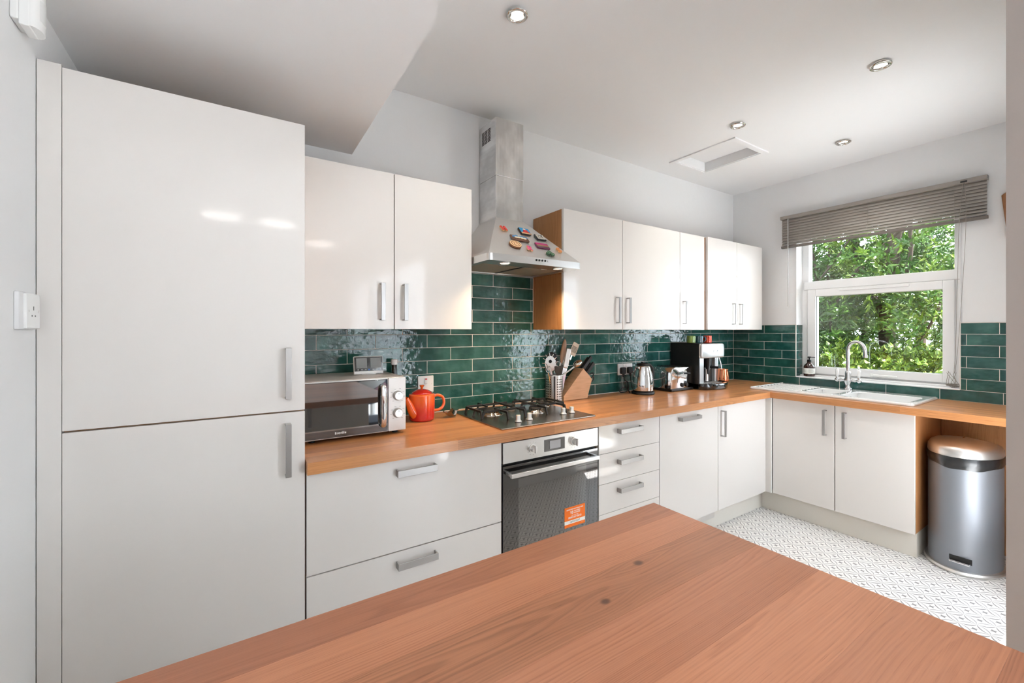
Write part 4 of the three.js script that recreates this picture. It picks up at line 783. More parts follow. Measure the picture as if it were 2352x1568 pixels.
utensil('nylon_turner', 'black turner with a short blade leaning over the rim of the utensil pot', -0.05, R(-30), [0.0, 0.036], t => {
  part('shaft', bx(-0.007, 0.007, -0.002, 0.155, -0.003, 0.003, 0.002), M.black, t);
  part('blade', ext(shapeOf([[-0.010, 0.15], [0.012, 0.15], [0.022, 0.19], [0.024, 0.222], [-0.03, 0.212], [-0.026, 0.18]]), 0.002, 0.0008), std(srgb(58, 52, 46), 0.35, 0.3), t);
});
utensil('wire_whisk', 'twisted wire utensil leaning left in the utensil pot', 0.22, 0, [-0.022, 0.02], t => {
  part('shaft', cylAt(0, 0, 0, 0.004, 0.003, 0.18, 12), std(srgb(190, 150, 100), 0.5), t);
  part('wires', [tube([[0, 0.175, 0], [-0.016, 0.20, 0], [-0.012, 0.235, 0.01], [-0.004, 0.24, 0], [0.012, 0.215, -0.008], [0.004, 0.18, 0]], 0.0014, 40, 6), tube([[0, 0.175, 0], [0.016, 0.19, 0.008], [0.02, 0.215, 0], [0.004, 0.20, -0.01], [-0.012, 0.185, 0]], 0.0014, 40, 6)], stainless, t);
});
utensil('kitchen_knife', 'wooden handled utensil standing tallest in the utensil pot', -0.17, R(-20), [0.012, 0.0], t => {
  part('blade', bx(-0.012, 0.012, 0.02, 0.24, -0.001, 0.001, 0.0008), stainless, t);
  part('handle', ball(0, 0.312, 0, 0.078, 0.22, 1, 0.17), std(srgb(176, 142, 116), 0.5), t);
});
utensil('steel_server', 'steel handled server right of the wooden handle in the utensil pot', -0.20, R(-25), [0.02, 0.025], t => {
  part('blade', bx(-0.014, 0.014, 0.02, 0.225, -0.001, 0.001, 0.0008), stainless, t);
  part('handle', bx(-0.0165, 0.0165, 0.205, 0.335, -0.009, 0.009, 0.008), M.steelSoft, t);
});
utensil('slotted_turner', 'brown slotted turner leaning far right in the utensil pot', -0.46, R(-4), [0.012, -0.01], t => {
  part('shaft', bx(-0.005, 0.005, 0, 0.32, -0.0015, 0.0015, 0.001), stainless, t);
  const s = rrect(-0.026, 0.31, 0.026, 0.40, 0.008); for (let i = 0; i < 5; i++) s.holes.push(rrect(-0.019 + i * 0.0086, 0.33, -0.0155 + i * 0.0086, 0.375, 0.0015, THREE.Path));
  part('blade', ext(s, 0.002, 0.0006), std(srgb(150, 128, 108), 0.35, 0.5), t);
});
utensil('serving_spoon', 'large steel serving spoon behind the handles in the utensil pot', -0.33, R(-8), [0.016, -0.03], t => {
  part('shaft', bx(-0.005, 0.005, 0, 0.22, -0.0015, 0.0015, 0.001), stainless, t);
  part('bowl', ball(0, 0.255, 0, 0.042, 0.62, 1.1, 0.25), stainless, t);
});
utensil('ladle', 'steel ladle tipping right over the knife block', -1.03, R(-10), [-0.03, 0.03], t => {
  part('shaft', bx(-0.005, 0.005, 0, 0.185, -0.0015, 0.0015, 0.001), stainless, t);
  part('bowl', ball(-0.004, 0.212, 0, 0.034, 0.6, 1, 0.85), stainless, t);
}, 1.028);
{
  const t = thing('knife_block', 'slanted pale wooden knife block on the worktop', 'knife block', [1.90, 0.9, 0.06]);
  const s = shapeOf([[1.783, 0.902], [1.985, 0.902], [2.028, 1.028], [1.951, 1.102], [1.80, 0.95], [1.783, 0.932]]);
  part('block', uvm(ext(s, 0.085, 0.0015).translate(0, 0, 0.018), 'y'), std(srgb(222, 178, 140), 0.5, 0, { map: rep(tex(128, 256, (u, v) => mixc([236, 226, 214], [255, 250, 244], vn(u * 60, v * 6, 60, 6))), 0.3, 0.3) }), t);
  part('slot', [0.035, 0.055, 0.08].map(z => bx(-0.045, 0.045, -0.001, 0.001, -0.0015, 0.0015, 0.0004).rotateZ(R(-44)).translate(1.99, 1.066, z)), M.black, t);
}
const blockKnives = 'knives in the wooden block';
for (const [s, z, L, label, mat] of [
  [0.012, 0.085, 0.115, 'large black knife handle nearest the front of the knife block', M.rubber],
  [0.014, 0.062, 0.105, 'black knife handle with steel rivets behind the largest in the block', M.steelSoft],
  [0.058, 0.085, 0.10, 'black knife handle lower on the slanted face of the block', M.rubber],
  [0.060, 0.058, 0.095, 'black knife handle at the back of the knife block', M.rubber]]) {
  // along the slanted top face (from apex down to the right), standing out square to it
  const x = 1.951 + s * 0.72, y = 1.102 - s * 0.69, k = thing('knife', label, 'knife', [x, y, z], blockKnives);
  const place = g => g.rotateZ(R(-44)).translate(x, y, z);
  part('bolster', place(bx(-0.008, 0.008, -0.012, 0.012, -0.004, 0.004, 0.001)), stainless, k);
  part('handle', place(bx(-0.0125, 0.0125, 0.008, L, -0.0075, 0.0075, 0.005)), mat === M.rubber ? M.rubber : M.black, k);
  if (mat !== M.rubber) part('tang', place(bx(-0.0132, -0.0118, 0.01, L - 0.004, -0.0015, 0.0015, 0.0005)), stainless, k);
}
{
  const x = 2.02, y = 1.035, z = 0.075, t = thing('scissors', 'black handled scissors low in the knife block', 'scissors', [x, y, z]);
  part('finger_loops', [new THREE.TorusGeometry(0.018, 0.004, 8, 24).scale(0.8, 1.2, 1).rotateZ(R(-50)).translate(x + 0.03, y + 0.012, z), new THREE.TorusGeometry(0.016, 0.004, 8, 24).scale(0.8, 1.2, 1).rotateZ(R(-50)).translate(x + 0.024, y - 0.012, z + 0.012)], M.rubber, t);
  part('blades', bx(-0.006, 0.006, -0.02, 0.02, -0.003, 0.003, 0.001).rotateZ(R(-50)).translate(x, y, z), stainless, t);
}
// ---------------------------------------------------------------- kettle
{
  const x = 2.475, z = 0.158, t = thing('kettle', 'polished steel electric kettle with a black handle', 'kettle', [x, 0.9, z]);
  part('base_plate', lathe([[0, 0], [0.078, 0], [0.081, 0.005], [0.079, 0.016], [0.072, 0.02], [0, 0.02]], x, 0.9, z, 48), M.black, t);
  part('jug', lathe([[0, 0.021], [0.071, 0.021], [0.0745, 0.03], [0.074, 0.07], [0.069, 0.12], [0.061, 0.165], [0.053, 0.195], [0.047, 0.205], [0, 0.206]], x, 0.9, z, 64), M.chrome, t);
  part('spout', (() => { const g = ext(shapeOf([[-0.045, 1.066], [-0.076, 1.095], [-0.07, 1.098], [-0.04, 1.098]]), 0.026, 0.003); return g.translate(x, 0, z - 0.013); })(), M.chrome, t);
  const l = part('lid', lathe([[0.048, 0], [0.047, 0.007], [0.036, 0.015], [0.018, 0.018], [0, 0.019]], x, 1.105, z, 40), M.black, t, 'black lid');
  part('lid_grip', bx(x - 0.012, x + 0.018, 1.118, 1.13, z - 0.008, z + 0.008, 0.004), M.black, l);
  part('handle', tube([[x + 0.035, 1.108, z], [x + 0.075, 1.104, z - 0.002], [x + 0.108, 1.075, z - 0.003], [x + 0.115, 1.03, z - 0.003], [x + 0.10, 0.99, z - 0.002], [x + 0.075, 0.965, z], [x + 0.064, 0.95, z]], 0.0095, 56, 14), M.rubber, t, 'black loop handle');
}
// ---------------------------------------------------------------- toaster
{
  const x0 = 2.712, x1 = 2.972, z0 = 0.03, z1 = 0.222, t = thing('toaster', 'polished steel four slice toaster with black dials', 'toaster', [2.842, 0.9, 0.126]);
  const s = new THREE.Shape(); s.moveTo(x0, 0.92); s.lineTo(x1, 0.92); s.lineTo(x1, 1.03); s.quadraticCurveTo(x1, 1.078, x1 - 0.05, 1.08); s.lineTo(x0 + 0.05, 1.08); s.quadraticCurveTo(x0, 1.078, x0, 1.03); s.closePath();
  part('body', toCreasedNormals(ext(s, z1 - z0 - 0.012, 0.006, 4, 16), 0.9).translate(0, 0, z0 + 0.006), M.chrome, t);
  part('base', bx(x0 - 0.003, x1 + 0.003, 0.902, 0.921, z0 - 0.002, z1 + 0.003, 0.005), M.black, t);
  for (let i = 0; i < 4; i++) part('bread_slot', bx(x0 + 0.042 + i * 0.05, x0 + 0.064 + i * 0.05, 1.076, 1.0812, z0 + 0.03, z1 - 0.03, 0.002), M.black, t);
  for (const x of [2.785, 2.905]) {
    part('lever_track', bx(x - 0.0015, x + 0.0015, 0.965, 1.045, z1 - 0.001, z1 + 0.0008, 0.0005), M.black, t);
    part('lever', bx(x - 0.016, x + 0.016, 1.027, 1.034, z1, z1 + 0.016, 0.003), M.black, t);
  }
  for (const x of [2.838, 2.888]) part('browning_dial', lathe([[0.016, 0], [0.0155, 0.008], [0.012, 0.011], [0, 0.011]], 0, 0, 0, 28).rotateX(Math.PI / 2).translate(x, 0.944, z1), M.rubber, t, 'round black dial');
}
// ---------------------------------------------------------------- coffee machine and mugs
{
  const x0 = 2.99, x1 = 3.29, zf = 0.262, t = thing('coffee_machine', 'black and silver espresso machine in the corner', 'coffee machine', [3.14, 0.9, 0.14]);
  const silver = std(srgb(206, 208, 208), 0.3, 0.75), shell = std(srgb(24, 24, 25), 0.4);
  part('housing', bx(x0, x1, 0.904, 1.256, 0.008, 0.21, 0.006), shell, t);
  part('side_panel', [bx(x0, x0 + 0.012, 0.904, 1.254, 0.2, zf, 0.003), bx(x1 - 0.012, x1, 0.95, 1.254, 0.2, 0.23, 0.003)], shell, t);
  const s = rrect(x0 + 0.004, 1.140, x1 + 0.012, 1.252, 0.03);
  const h = part('control_head', toCreasedNormals(ext(s, 0.06, 0.008, 4), 0.8).translate(0, 0, 0.215), silver, t, 'silver rounded control panel');
  part('head_cheek', bx(x0 + 0.001, x0 + 0.02, 1.142, 1.25, 0.20, 0.268, 0.006), std(srgb(176, 168, 160), 0.4, 0.4), h);
  part('steam_icons', [[3.15, 1.195], [3.2, 1.195]].map(p => merge([raw(-0.012, 0.01, -0.0012, 0.0012, 0, 0.0006).rotateZ(0.7), raw(-0.008, 0.012, -0.0012, 0.0012, 0, 0.0006).rotateZ(-0.4), raw(-0.012, 0.0, -0.0012, 0.0012, 0, 0.0006).translate(0.004, -0.008, 0)]).translate(p[0], p[1], 0.2832)), M.black, h);
  part('print', [raw(3.12, 3.19, 1.230, 1.2315, 0.2830, 0.2836), raw(3.06, 3.09, 1.208, 1.2115, 0.2830, 0.2836), raw(3.06, 3.085, 1.198, 1.2, 0.2830, 0.2836), raw(3.062, 3.083, 1.188, 1.19, 0.2830, 0.2836)], std(srgb(120, 124, 126), 0.5), h);
  for (let i = 0; i < 5; i++) part('push_button', cyl(0.0028, 0.0028, 0.002, 12).rotateX(Math.PI / 2).translate(3.145 + i * 0.018, 1.162, 0.2838), M.white, h);
  part('front_column', [bx(x0 + 0.012, x0 + 0.07, 0.945, 1.142, 0.2, 0.258, 0.004), bx(x1 - 0.05, x1 - 0.004, 0.945, 1.142, 0.2, 0.24, 0.004)], silver, t, 'silver front columns');
  part('brew_recess', bx(x0 + 0.07, x1 - 0.05, 0.945, 1.142, 0.195, 0.212, 0.002), M.blackGloss, t);
  part('brew_head', [cylAt(3.148, 1.085, 0.238, 0.026, 0.03, 0.06, 28), cylAt(3.148, 1.05, 0.238, 0.02, 0.022, 0.036, 28), bx(3.14, 3.156, 1.058, 1.078, 0.25, 0.33, 0.007), cylAt(3.148, 1.01, 0.238, 0.008, 0.012, 0.042, 16)], M.black, t, 'black brew head and filter holder');
  part('inner_spout', cylAt(3.15, 0.955, 0.222, 0.016, 0.016, 0.10, 20), M.chrome, t);
  part('steam_knob', [cyl(0.009, 0.009, 0.02, 16).rotateZ(Math.PI / 2).translate(x1 + 0.03, 1.182, 0.24), bx(x1 + 0.036, x1 + 0.052, 1.166, 1.2, 0.228, 0.252, 0.004)], silver, t);
  part('steam_wand', tube([[x1 - 0.02, 1.15, 0.25], [x1 - 0.012, 1.1, 0.262], [x1 - 0.006, 1.02, 0.272]], 0.004, 20, 10), M.chrome, t);
  const tr = new THREE.Shape(); tr.moveTo(x0, -0.2); tr.lineTo(x1 + 0.065, -0.2); tr.quadraticCurveTo(x1 + 0.075, -0.31, x1 - 0.08, -0.345); tr.quadraticCurveTo(x0 + 0.01, -0.345, x0, -0.27); tr.closePath();
  part('drip_tray', toCreasedNormals(flat(tr, 0.902, 0.045, 0.004), 0.8), M.blackGloss, t, 'black drip tray');
  part('drip_grid', Array.from({ length: 9 }, (_, i) => bx(x0 + 0.03 + i * 0.026, x0 + 0.038 + i * 0.026, 0.946, 0.949, 0.222, 0.318 - Math.abs(i - 4.5) * 0.006, 0.001)), M.steelSoft, t);
}
for (const [x, z, c, hz, label] of [[3.02, 0.175, [128, 158, 72], 0, 'small green mug on top of the coffee machine'], [3.105, 0.185, [34, 78, 92], 1, 'small teal mug on top of the coffee machine'], [3.205, 0.195, [238, 70, 24], 2, 'small orange mug on top of the coffee machine']]) {
  const t = thing('espresso_mug', label, 'mug', [x, 1.256, z], 'mugs on the coffee machine'), m = phy(srgb(...c), 0.22, 0, { clearcoat: 1, clearcoatRoughness: 0.05 });
  part('cup', lathe([[0, 0.004], [0.028, 0], [0.032, 0.003], [0.033, 0.05], [0.032, 0.057], [0.0285, 0.057], [0.029, 0.008], [0, 0.008]], x, 1.256, z, 36), m, t);
  part('handle', tube([[0, 0.046, 0.031], [0, 0.047, 0.045], [0, 0.03, 0.051], [0, 0.014, 0.043], [0, 0.012, 0.031]], 0.004, 28, 10).rotateY([2.6, 0.7, -0.75][hz]).translate(x, 1.256, z), m, t);
}
{
  const x = 3.312, z = 0.262, t = thing('copper_jug', 'copper milk jug with a brass handle on the drip tray', 'jug', [x, 0.9465, z]);
  part('jug', lathe([[0, 0.001], [0.04, 0], [0.0455, 0.006], [0.0465, 0.03], [0.041, 0.07], [0.039, 0.09], [0.042, 0.099], [0.0405, 0.099], [0.0375, 0.09], [0.043, 0.01], [0, 0.006]], x, 0.9465, z, 44), M.copper, t);
  part('handle', tube([[-0.039, 0.088, 0.0], [-0.06, 0.092, 0.0], [-0.066, 0.06, 0.0], [-0.057, 0.03, 0.0], [-0.044, 0.024, 0.0]], 0.0035, 28, 10).rotateY(0.6).translate(x, 0.9465, z), std(srgb(214, 178, 130), 0.25, 1), t);
}
// ---------------------------------------------------------------- fridge magnets on the hood
{
  const slope = Math.atan2(0.257, 0.27);                          // canopy face leans back
  const magnet = (name, label, x, y, z, turn, build) => {
    const t = thing(name, label, 'magnet', [x, y, z], 'magnets on the cooker hood'); base.set(t, [0, 0, 0]);
    t.rotation.order = 'XYZ'; t.rotation.set(-(Math.PI / 2 - slope), 0, turn); build(t); return t;
  };
  const q = (c, r = 0.55) => std(srgb(...c), r), pine = q([206, 160, 110]);
  const letter = (t, ch, size, col) => { const g = h => { const k = new TextGeometry(ch, { font, size, depth: h, curveSegments: 6, bevelEnabled: true, bevelThickness: 0.001, bevelSize: 0.0018, bevelSegments: 2 }); k.computeBoundingBox(); const b = k.boundingBox; return k.translate(-(b.max.x + b.min.x) / 2, -(b.max.y + b.min.y) / 2, 0.001); }; part('letter_back', g(0.005), pine, t); part('letter_face', g(0.0015).translate(0, 0, 0.0055), q(col), t); };
  magnet('letter_magnet', 'red wooden letter H magnet at the upper left of the hood', 1.214, 1.894, 0.280, 0.05, t => letter(t, 'H', 0.038, [206, 62, 58]));
  magnet('picture_magnet', 'blue picture magnet with a red and white figure near the hood top', 1.351, 1.895, 0.279, -0.06, t => {
    part('plaque', bx(-0.032, 0.032, -0.029, 0.029, 0, 0.008, 0.002), q([60, 44, 40]), t);
    part('picture', bx(-0.031, 0.031, -0.02, 0.028, 0.0078, 0.0095, 0.001), q([46, 146, 196]), t);
    part('relief', [bx(-0.012, 0.014, -0.016, 0.004, 0.009, 0.0125, 0.002), bx(-0.02, 0.02, -0.022, -0.012, 0.009, 0.0125, 0.002)], q([204, 52, 50]), t, 'red raised shape');
    part('relief', [ball(-0.001, 0.012, 0.010, 0.009, 1, 1, 0.35)], q([238, 226, 214]), t, 'white raised shape');
    part('sand', bx(-0.031, 0.031, -0.031, -0.02, 0.0078, 0.0105, 0.001), q([226, 182, 134]), t);
  });
  magnet('plaque_magnet', 'brown plaque magnet with blue and cream relief left of the hood centre', 1.277, 1.837, 0.340, -0.02, t => {
    part('plaque', bx(-0.052, 0.052, -0.024, 0.024, 0, 0.008, 0.002), q([112, 78, 62]), t);
    part('relief', [[-0.034, 0.006], [-0.02, 0.012], [0.0, 0.008], [0.02, 0.011], [0.036, 0.004]].map(p => ball(p[0], p[1], 0.009, 0.012, 1.1, 0.75, 0.35)), q([92, 140, 184]), t);
    part('relief', [[-0.026, -0.002], [-0.008, 0.0], [0.012, -0.003], [0.028, -0.005], [0.0, 0.012]].map(p => ball(p[0], p[1], 0.010, 0.009, 1.2, 0.7, 0.35)), q([228, 210, 178]), t);
  });
  magnet('picture_magnet', 'black square magnet with a pale line drawing at the right of the hood', 1.435, 1.866, 0.310, 0, t => {
    part('plaque', bx(-0.031, 0.031, -0.025, 0.025, 0, 0.008, 0.002), q([40, 42, 44]), t);
    part('picture', bx(-0.026, 0.026, -0.021, 0.021, 0.0078, 0.009, 0.0006), q([206, 200, 188]), t);
    part('line_drawing', [tube([[-0.016, -0.012, 0.0095], [-0.015, 0.004, 0.0095], [-0.004, 0.014, 0.0095], [0.008, 0.006, 0.0095], [0.014, -0.012, 0.0095]], 0.0012, 30, 6), tube([[-0.008, -0.012, 0.0095], [-0.004, 0.0, 0.0095], [0.004, -0.002, 0.0095], [0.006, -0.012, 0.0095]], 0.001, 24, 6), new THREE.TorusGeometry(0.004, 0.001, 6, 16).translate(0.012, 0.012, 0.0095)], q([70, 66, 62]), t);
  });
  magnet('round_magnet', 'round carved tan magnet at the lower left of the hood', 1.216, 1.790, 0.390, 0.1, t => {
    part('disc', cyl(0.033, 0.033, 0.009, 40).rotateX(Math.PI / 2).scale(1.08, 0.92, 1).translate(0, 0, 0.0045), q([120, 70, 36]), t);
    part('disc_face', cyl(0.032, 0.031, 0.002, 40).rotateX(Math.PI / 2).scale(1.08, 0.92, 1).translate(0, 0, 0.0098), q([228, 188, 140]), t);
    part('carving', [new THREE.TorusGeometry(0.023, 0.0014, 6, 40).scale(1.08, 0.92, 1).translate(0, 0, 0.0108), tube([[-0.016, 0.006, 0.011], [-0.010, 0.012, 0.011], [-0.004, 0.004, 0.011], [-0.012, -0.004, 0.011], [-0.004, -0.012, 0.011]], 0.0013, 30, 6), tube([[0.004, 0.013, 0.011], [0.013, 0.008, 0.011], [0.006, 0.0, 0.011], [0.015, -0.006, 0.011], [0.006, -0.014, 0.011]], 0.0013, 30, 6)], q([112, 62, 34]), t);
  });
  magnet('picture_magnet', 'purple sunset magnet at the right of the hood', 1.403, 1.806, 0.373, -0.03, t => {
    part('plaque', bx(-0.041, 0.041, -0.023, 0.023, 0, 0.006, 0.0015), q([116, 40, 78]), t);
    part('sky_band', bx(-0.04, 0.04, 0.004, 0.0225, 0.0058, 0.0072, 0.0006), q([176, 48, 112]), t);
    part('glow_band', bx(-0.04, 0.04, -0.008, 0.004, 0.0058, 0.0072, 0.0006), q([150, 118, 76]), t);
    part('ground_band', bx(-0.04, 0.04, -0.0225, -0.008, 0.0058, 0.0072, 0.0006), q([92, 66, 78]), t);
  });
  magnet('letter_magnet', 'pink wooden letter R magnet low in the middle of the hood', 1.296, 1.776, 0.404, -0.25, t => letter(t, 'R', 0.034, [226, 96, 136]));
  magnet('clover_magnet', 'dark green clover magnet just above the hood buttons', 1.415, 1.757, 0.425, 0.0, t => {
    part('clover', [[-0.013, -0.002], [0.011, -0.006], [0.0, 0.010]].map(p => cyl(0.0125, 0.012, 0.007, 24).rotateX(Math.PI / 2).translate(p[0] * 1.1, p[1], 0.006)).concat([bx(-0.0025, 0.0025, -0.022, -0.004, 0.003, 0.009, 0.001)]), q([50, 88, 62]), t);
    part('veins', [[-0.013, -0.002], [0.011, -0.006], [0.0, 0.010]].map(p => new THREE.TorusGeometry(0.0075, 0.0008, 6, 20).translate(p[0] * 1.1, p[1], 0.0096)), q([128, 158, 130]), t);
  });
  magnet('letter_magnet', 'orange wooden letter S magnet at the right edge of the hood', 1.504, 1.790, 0.389, 0.1, t => letter(t, 'S', 0.038, [224, 142, 80]));
}

// ---------------------------------------------------------------- garden
{
  const soil = rep(tex(256, 256, (u, v) => { const a = fbm(u * 16, v * 16, 16, 16, 4); return mixc([92, 84, 70], [132, 126, 106], a); }), 1.2, 1.2);
  const g = thing('garden_ground', 'bare garden soil outside the kitchen', 'ground', [7, -0.3, 1]); g.userData.kind = 'stuff';
  part('soil', raw(4.3, 14, -0.4, -0.15, -9, 9), std(lin(1, 1, 1), 0.95, 0, { map: soil }), g);
  const pv = thing('paved_yard', 'pale concrete yard outside the garden doors', 'paving', [3.0, -0.2, 4.5]);
  part('paving', raw(1.76, 4.3, -0.3, -0.13, 2.14, 9), std(srgb(222, 225, 228), 0.9, 0, { bumpMap: plaster, bumpScale: 0.004 }), pv);
}
// one leafy twig: n leaves along a bent stem, local +y outwards
function twig(n, len, wide, spread, droop, edge) {
  const P = [], C = [], add = (a, b, c, ca, cb, cc) => { P.push(...a.toArray(), ...b.toArray(), ...c.toArray()); C.push(...ca, ...cb, ...cc); };
  const v = (x, y, z) => new THREE.Vector3(x, y, z);
  for (let i = 0; i < n; i++) {
    const f = (i + 0.6) / n, yaw = i * 2.4 + rr(-0.4, 0.4), el = spread * rr(0.75, 1.25), L = len * rr(0.75, 1.15), W = wide * rr(0.8, 1.2);
    const m = new THREE.Matrix4().makeRotationY(yaw).multiply(new THREE.Matrix4().makeRotationX(el)).multiply(new THREE.Matrix4().makeRotationY(rr(-0.9, 0.9)));
    m.setPosition(0.02 * Math.sin(f * 5), f * len * 3.0, 0.02 * Math.cos(f * 4));
    const pt = (s, y, bend) => v(s * W, y * L, -droop * L * y * y + bend).applyMatrix4(m), tone = rr(0.8, 1.15), mid = edge ? [0.55 * tone, 0.75 * tone, 0.5 * tone] : [tone * 0.92, tone, tone * 0.9], rim = edge ? [2.3, 1.75, 1.8] : [tone, tone * 1.04, tone];
    const b0 = pt(0, 0, 0), tip = pt(0, 1, 0), c = [pt(0, 0.3, 0), pt(0, 0.65, 0)], lft = [pt(-1, 0.3, W * 0.35), pt(-0.8, 0.65, W * 0.3)], rgt = [pt(1, 0.3, W * 0.35), pt(0.8, 0.65, W * 0.3)];
    for (const e of [lft, rgt]) { add(b0, e[0], c[0], mid, rim, mid); add(c[0], e[0], e[1], mid, rim, rim); add(c[0], e[1], c[1], mid, rim, mid); add(c[1], e[1], tip, mid, rim, rim); }
  }
  const bark = [0.5, 0.38, 0.28], s = 0.0022;
  const st = (y, k) => v(0.02 * Math.sin(y * 5) + k * s, y * len * 3.0, 0.02 * Math.cos(y * 4));
  for (let i = 0; i < 3; i++) { add(st(i / 3, -1), st(i / 3, 1), st((i + 1) / 3, 1), bark, bark, bark); add(st(i / 3, -1), st((i + 1) / 3, 1), st((i + 1) / 3, -1), bark, bark, bark); }
  const g = new THREE.BufferGeometry(); g.setAttribute('position', new THREE.Float32BufferAttribute(P, 3)); g.setAttribute('color', new THREE.Float32BufferAttribute(C, 3)); g.computeVertexNormals(); return g;
}
const leafMat = std(lin(1, 1, 1), 0.5, 0, { vertexColors: true, side: THREE.DoubleSide });
const laurel = [twig(13, 0.075, 0.013, 1.0, 0.25), twig(12, 0.066, 0.0115, 1.1, 0.3)], slim = [twig(15, 0.08, 0.0075, 0.9, 0.35), twig(14, 0.072, 0.007, 1.0, 0.4)], pied = [twig(10, 0.06, 0.017, 1.1, 0.3, true), twig(9, 0.053, 0.015, 1.0, 0.25, true)];
const barkMat = std(srgb(66, 55, 46), 0.9);
function plant(name, label, category, x, z, crowns, kinds, cols, stems) {
  const t = thing(name, label, category, [x, -0.15, z], 'plants outside the window');
  for (const k of kinds) {
    const n = Math.round(crowns.reduce((s, c) => s + c[6], 0) / kinds.length), im = new THREE.InstancedMesh(k, leafMat, n); im.name = 'foliage'; im.userData.kind = 'stuff';
    const o = new THREE.Object3D(), d = new THREE.Vector3(), up = new THREE.Vector3(0, 1, 0); let i = 0;
    for (const [cx, cy, cz, rx, ry, rz, cnt] of crowns) for (let q = 0; q < Math.round(cnt / kinds.length) && i < n; q++) {
      d.set(rr(-1, 1), rr(-1, 1), rr(-1, 1)); while (d.lengthSq() > 1 || d.lengthSq() < 0.05) d.set(rr(-1, 1), rr(-1, 1), rr(-1, 1));
      const r = Math.pow(d.length(), 0.4) / d.length(); d.multiplyScalar(r);
      o.position.set(cx - x + d.x * rx, Math.max(0.35, cy + 0.15 + d.y * ry), cz - z + d.z * rz);
      d.set(d.x + rr(-0.7, 0.7), d.y * 0.5 + rr(-0.3, 0.7), d.z + rr(-0.7, 0.7)).normalize();
      o.quaternion.setFromUnitVectors(up, d); o.rotateY(rr(0, 6.28)); const s = rr(0.62, 1.12); o.scale.setScalar(s); o.updateMatrix(); im.setMatrixAt(i, o.matrix);
      const c = cols[Math.floor(rnd() * cols.length)], b = rr(0.75, 1.25); im.setColorAt(i, lin(c[0] * b, c[1] * b, c[2] * b)); i++;
    }
    im.count = i; im.castShadow = im.receiveShadow = true; t.add(im);
  }
  for (const [pts, r] of stems) part(r > 0.03 ? 'trunk' : 'branch', tube(pts, r, 24, 8), barkMat, t);
  return t;
}
const G = { mid: [0.032, 0.092, 0.006], deep: [0.017, 0.052, 0.006], lime: [0.11, 0.18, 0.008], fresh: [0.060, 0.14, 0.008], cool: [0.036, 0.084, 0.016] };
plant('laurel_bush', 'bushy mid green shrub filling the lower left of the window', 'shrub', 5.3, -0.1, [[5.35, 0.9, -0.25, 0.55, 1.1, 0.6, 1054], [5.7, 1.9, -0.6, 0.6, 0.9, 0.6, 714]], laurel, [G.mid, G.cool, G.fresh], [[[[5.3, -0.145, -0.1], [5.33, 0.6, -0.12], [5.45, 1.5, -0.35], [5.6, 2.3, -0.5]], 0.022]]);
plant('variegated_shrub', 'low shrub with yellow edged leaves below the window pane', 'shrub', 4.95, 0.62, [[4.98, 0.62, 0.5, 0.3, 0.5, 0.5, 561], [5.05, 0.72, 0.95, 0.3, 0.42, 0.35, 374]], pied, [[0.07, 0.14, 0.014], [0.095, 0.165, 0.016]], [[[[4.95, -0.145, 0.62], [4.98, 0.3, 0.6], [5.0, 0.7, 0.55]], 0.012]]);
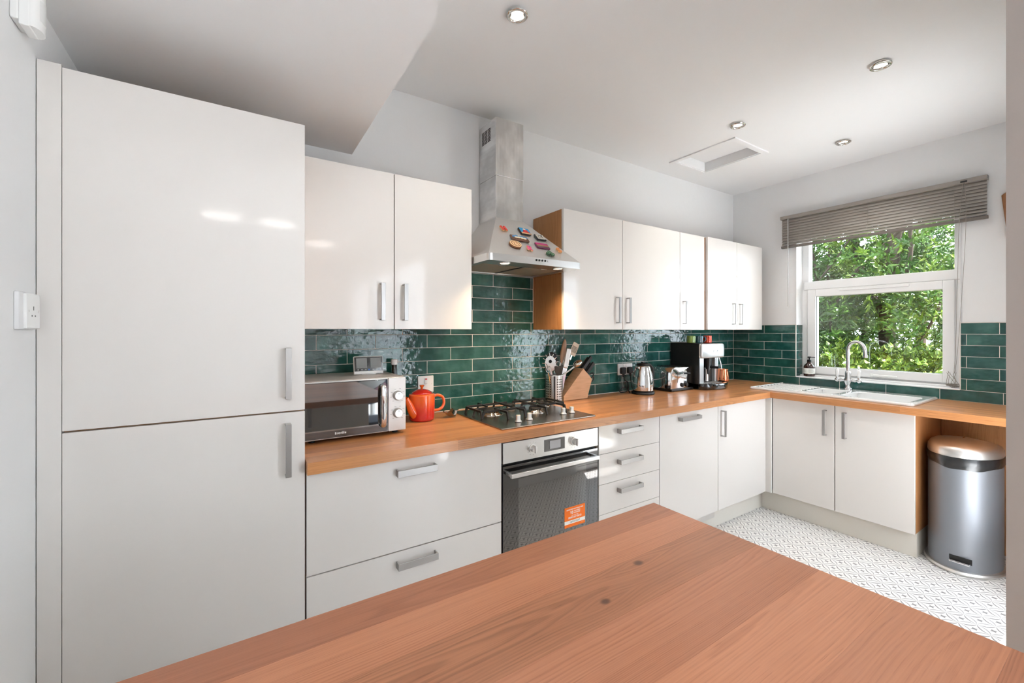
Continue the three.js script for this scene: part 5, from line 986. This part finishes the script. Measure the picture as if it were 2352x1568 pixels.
plant('willow_tree', 'slim leaved tree with several thin dark stems behind the window', 'tree', 6.4, -0.2, [[6.4, 2.3, -0.3, 0.7, 1.1, 0.9, 884], [6.6, 3.6, -0.2, 1.0, 0.9, 1.2, 646], [6.9, 1.4, 0.2, 0.6, 1.0, 0.7, 510]], slim, [G.fresh, G.mid, G.lime], [
  [[[6.35, -0.145, -0.45], [6.3, 1.2, -0.5], [6.4, 2.4, -0.42], [6.5, 3.8, -0.3]], 0.028], [[[6.4, -0.145, -0.2], [6.45, 1.0, -0.1], [6.5, 2.2, -0.15], [6.4, 3.6, 0.1]], 0.024], [[[6.5, 0.1, 0.0], [6.55, 1.2, 0.15], [6.6, 2.4, 0.3], [6.8, 3.8, 0.5]], 0.026], [[[6.3, 0.6, -0.5], [6.2, 1.6, -0.2], [6.25, 2.6, 0.25]], 0.016], [[[5.75, 0.2, -0.1], [5.7, 1.3, 0.0], [5.6, 2.0, 0.02], [5.55, 2.9, -0.1]], 0.014], [[[5.8, 0.4, 0.05], [5.72, 1.4, 0.12], [5.7, 2.1, 0.1], [5.8, 3.0, 0.2]], 0.012], [[[5.7, 1.5, 0.1], [5.62, 2.0, 0.4], [5.6, 2.35, 0.75], [5.65, 2.7, 1.05]], 0.015], [[[5.6, 1.7, 0.75], [5.55, 2.1, 0.85], [5.6, 2.8, 0.8]], 0.018], [[[5.5, 1.75, -0.05], [5.45, 2.1, 0.25], [5.45, 2.5, 0.5]], 0.009]]);
plant('garden_tree', 'tree with a thick brown trunk at the right of the window', 'tree', 5.9, 0.75, [[5.9, 2.5, 0.8, 0.7, 1.0, 0.7, 884], [6.2, 1.5, 0.65, 0.5, 0.8, 0.5, 442], [5.35, 1.35, 1.15, 0.28, 0.55, 0.25, 187]], laurel, [G.mid, G.fresh, G.lime], [
  [[[6.05, -0.145, 0.62], [6.0, 0.7, 0.60], [5.95, 1.5, 0.55], [6.05, 2.6, 0.62], [6.2, 3.6, 0.7]], 0.075], [[[5.95, 0.9, 0.6], [5.7, 1.2, 0.85], [5.45, 1.5, 1.05], [5.3, 1.75, 1.15]], 0.012], [[[5.98, 1.4, 0.58], [6.1, 2.0, 0.3], [6.15, 2.8, 0.15]], 0.035]]);
plant('hedge_tree', 'dense dark tree farthest behind the other plants', 'tree', 8.2, -0.6, [[8.2, 1.2, -1.4, 0.8, 1.6, 1.2, 1190], [8.3, 1.2, 0.3, 0.8, 1.6, 1.0, 1054], [8.5, 3.2, -0.5, 1.0, 1.1, 1.8, 480]], laurel, [G.deep, G.mid, G.cool], [[[[8.2, -0.145, -0.6], [8.25, 1.5, -0.6], [8.3, 3.2, -0.5]], 0.09], [[[8.0, -0.145, 0.3], [8.05, 1.5, 0.35], [8.1, 3.0, 0.4]], 0.06]]);
renderer.render(scene, camera);
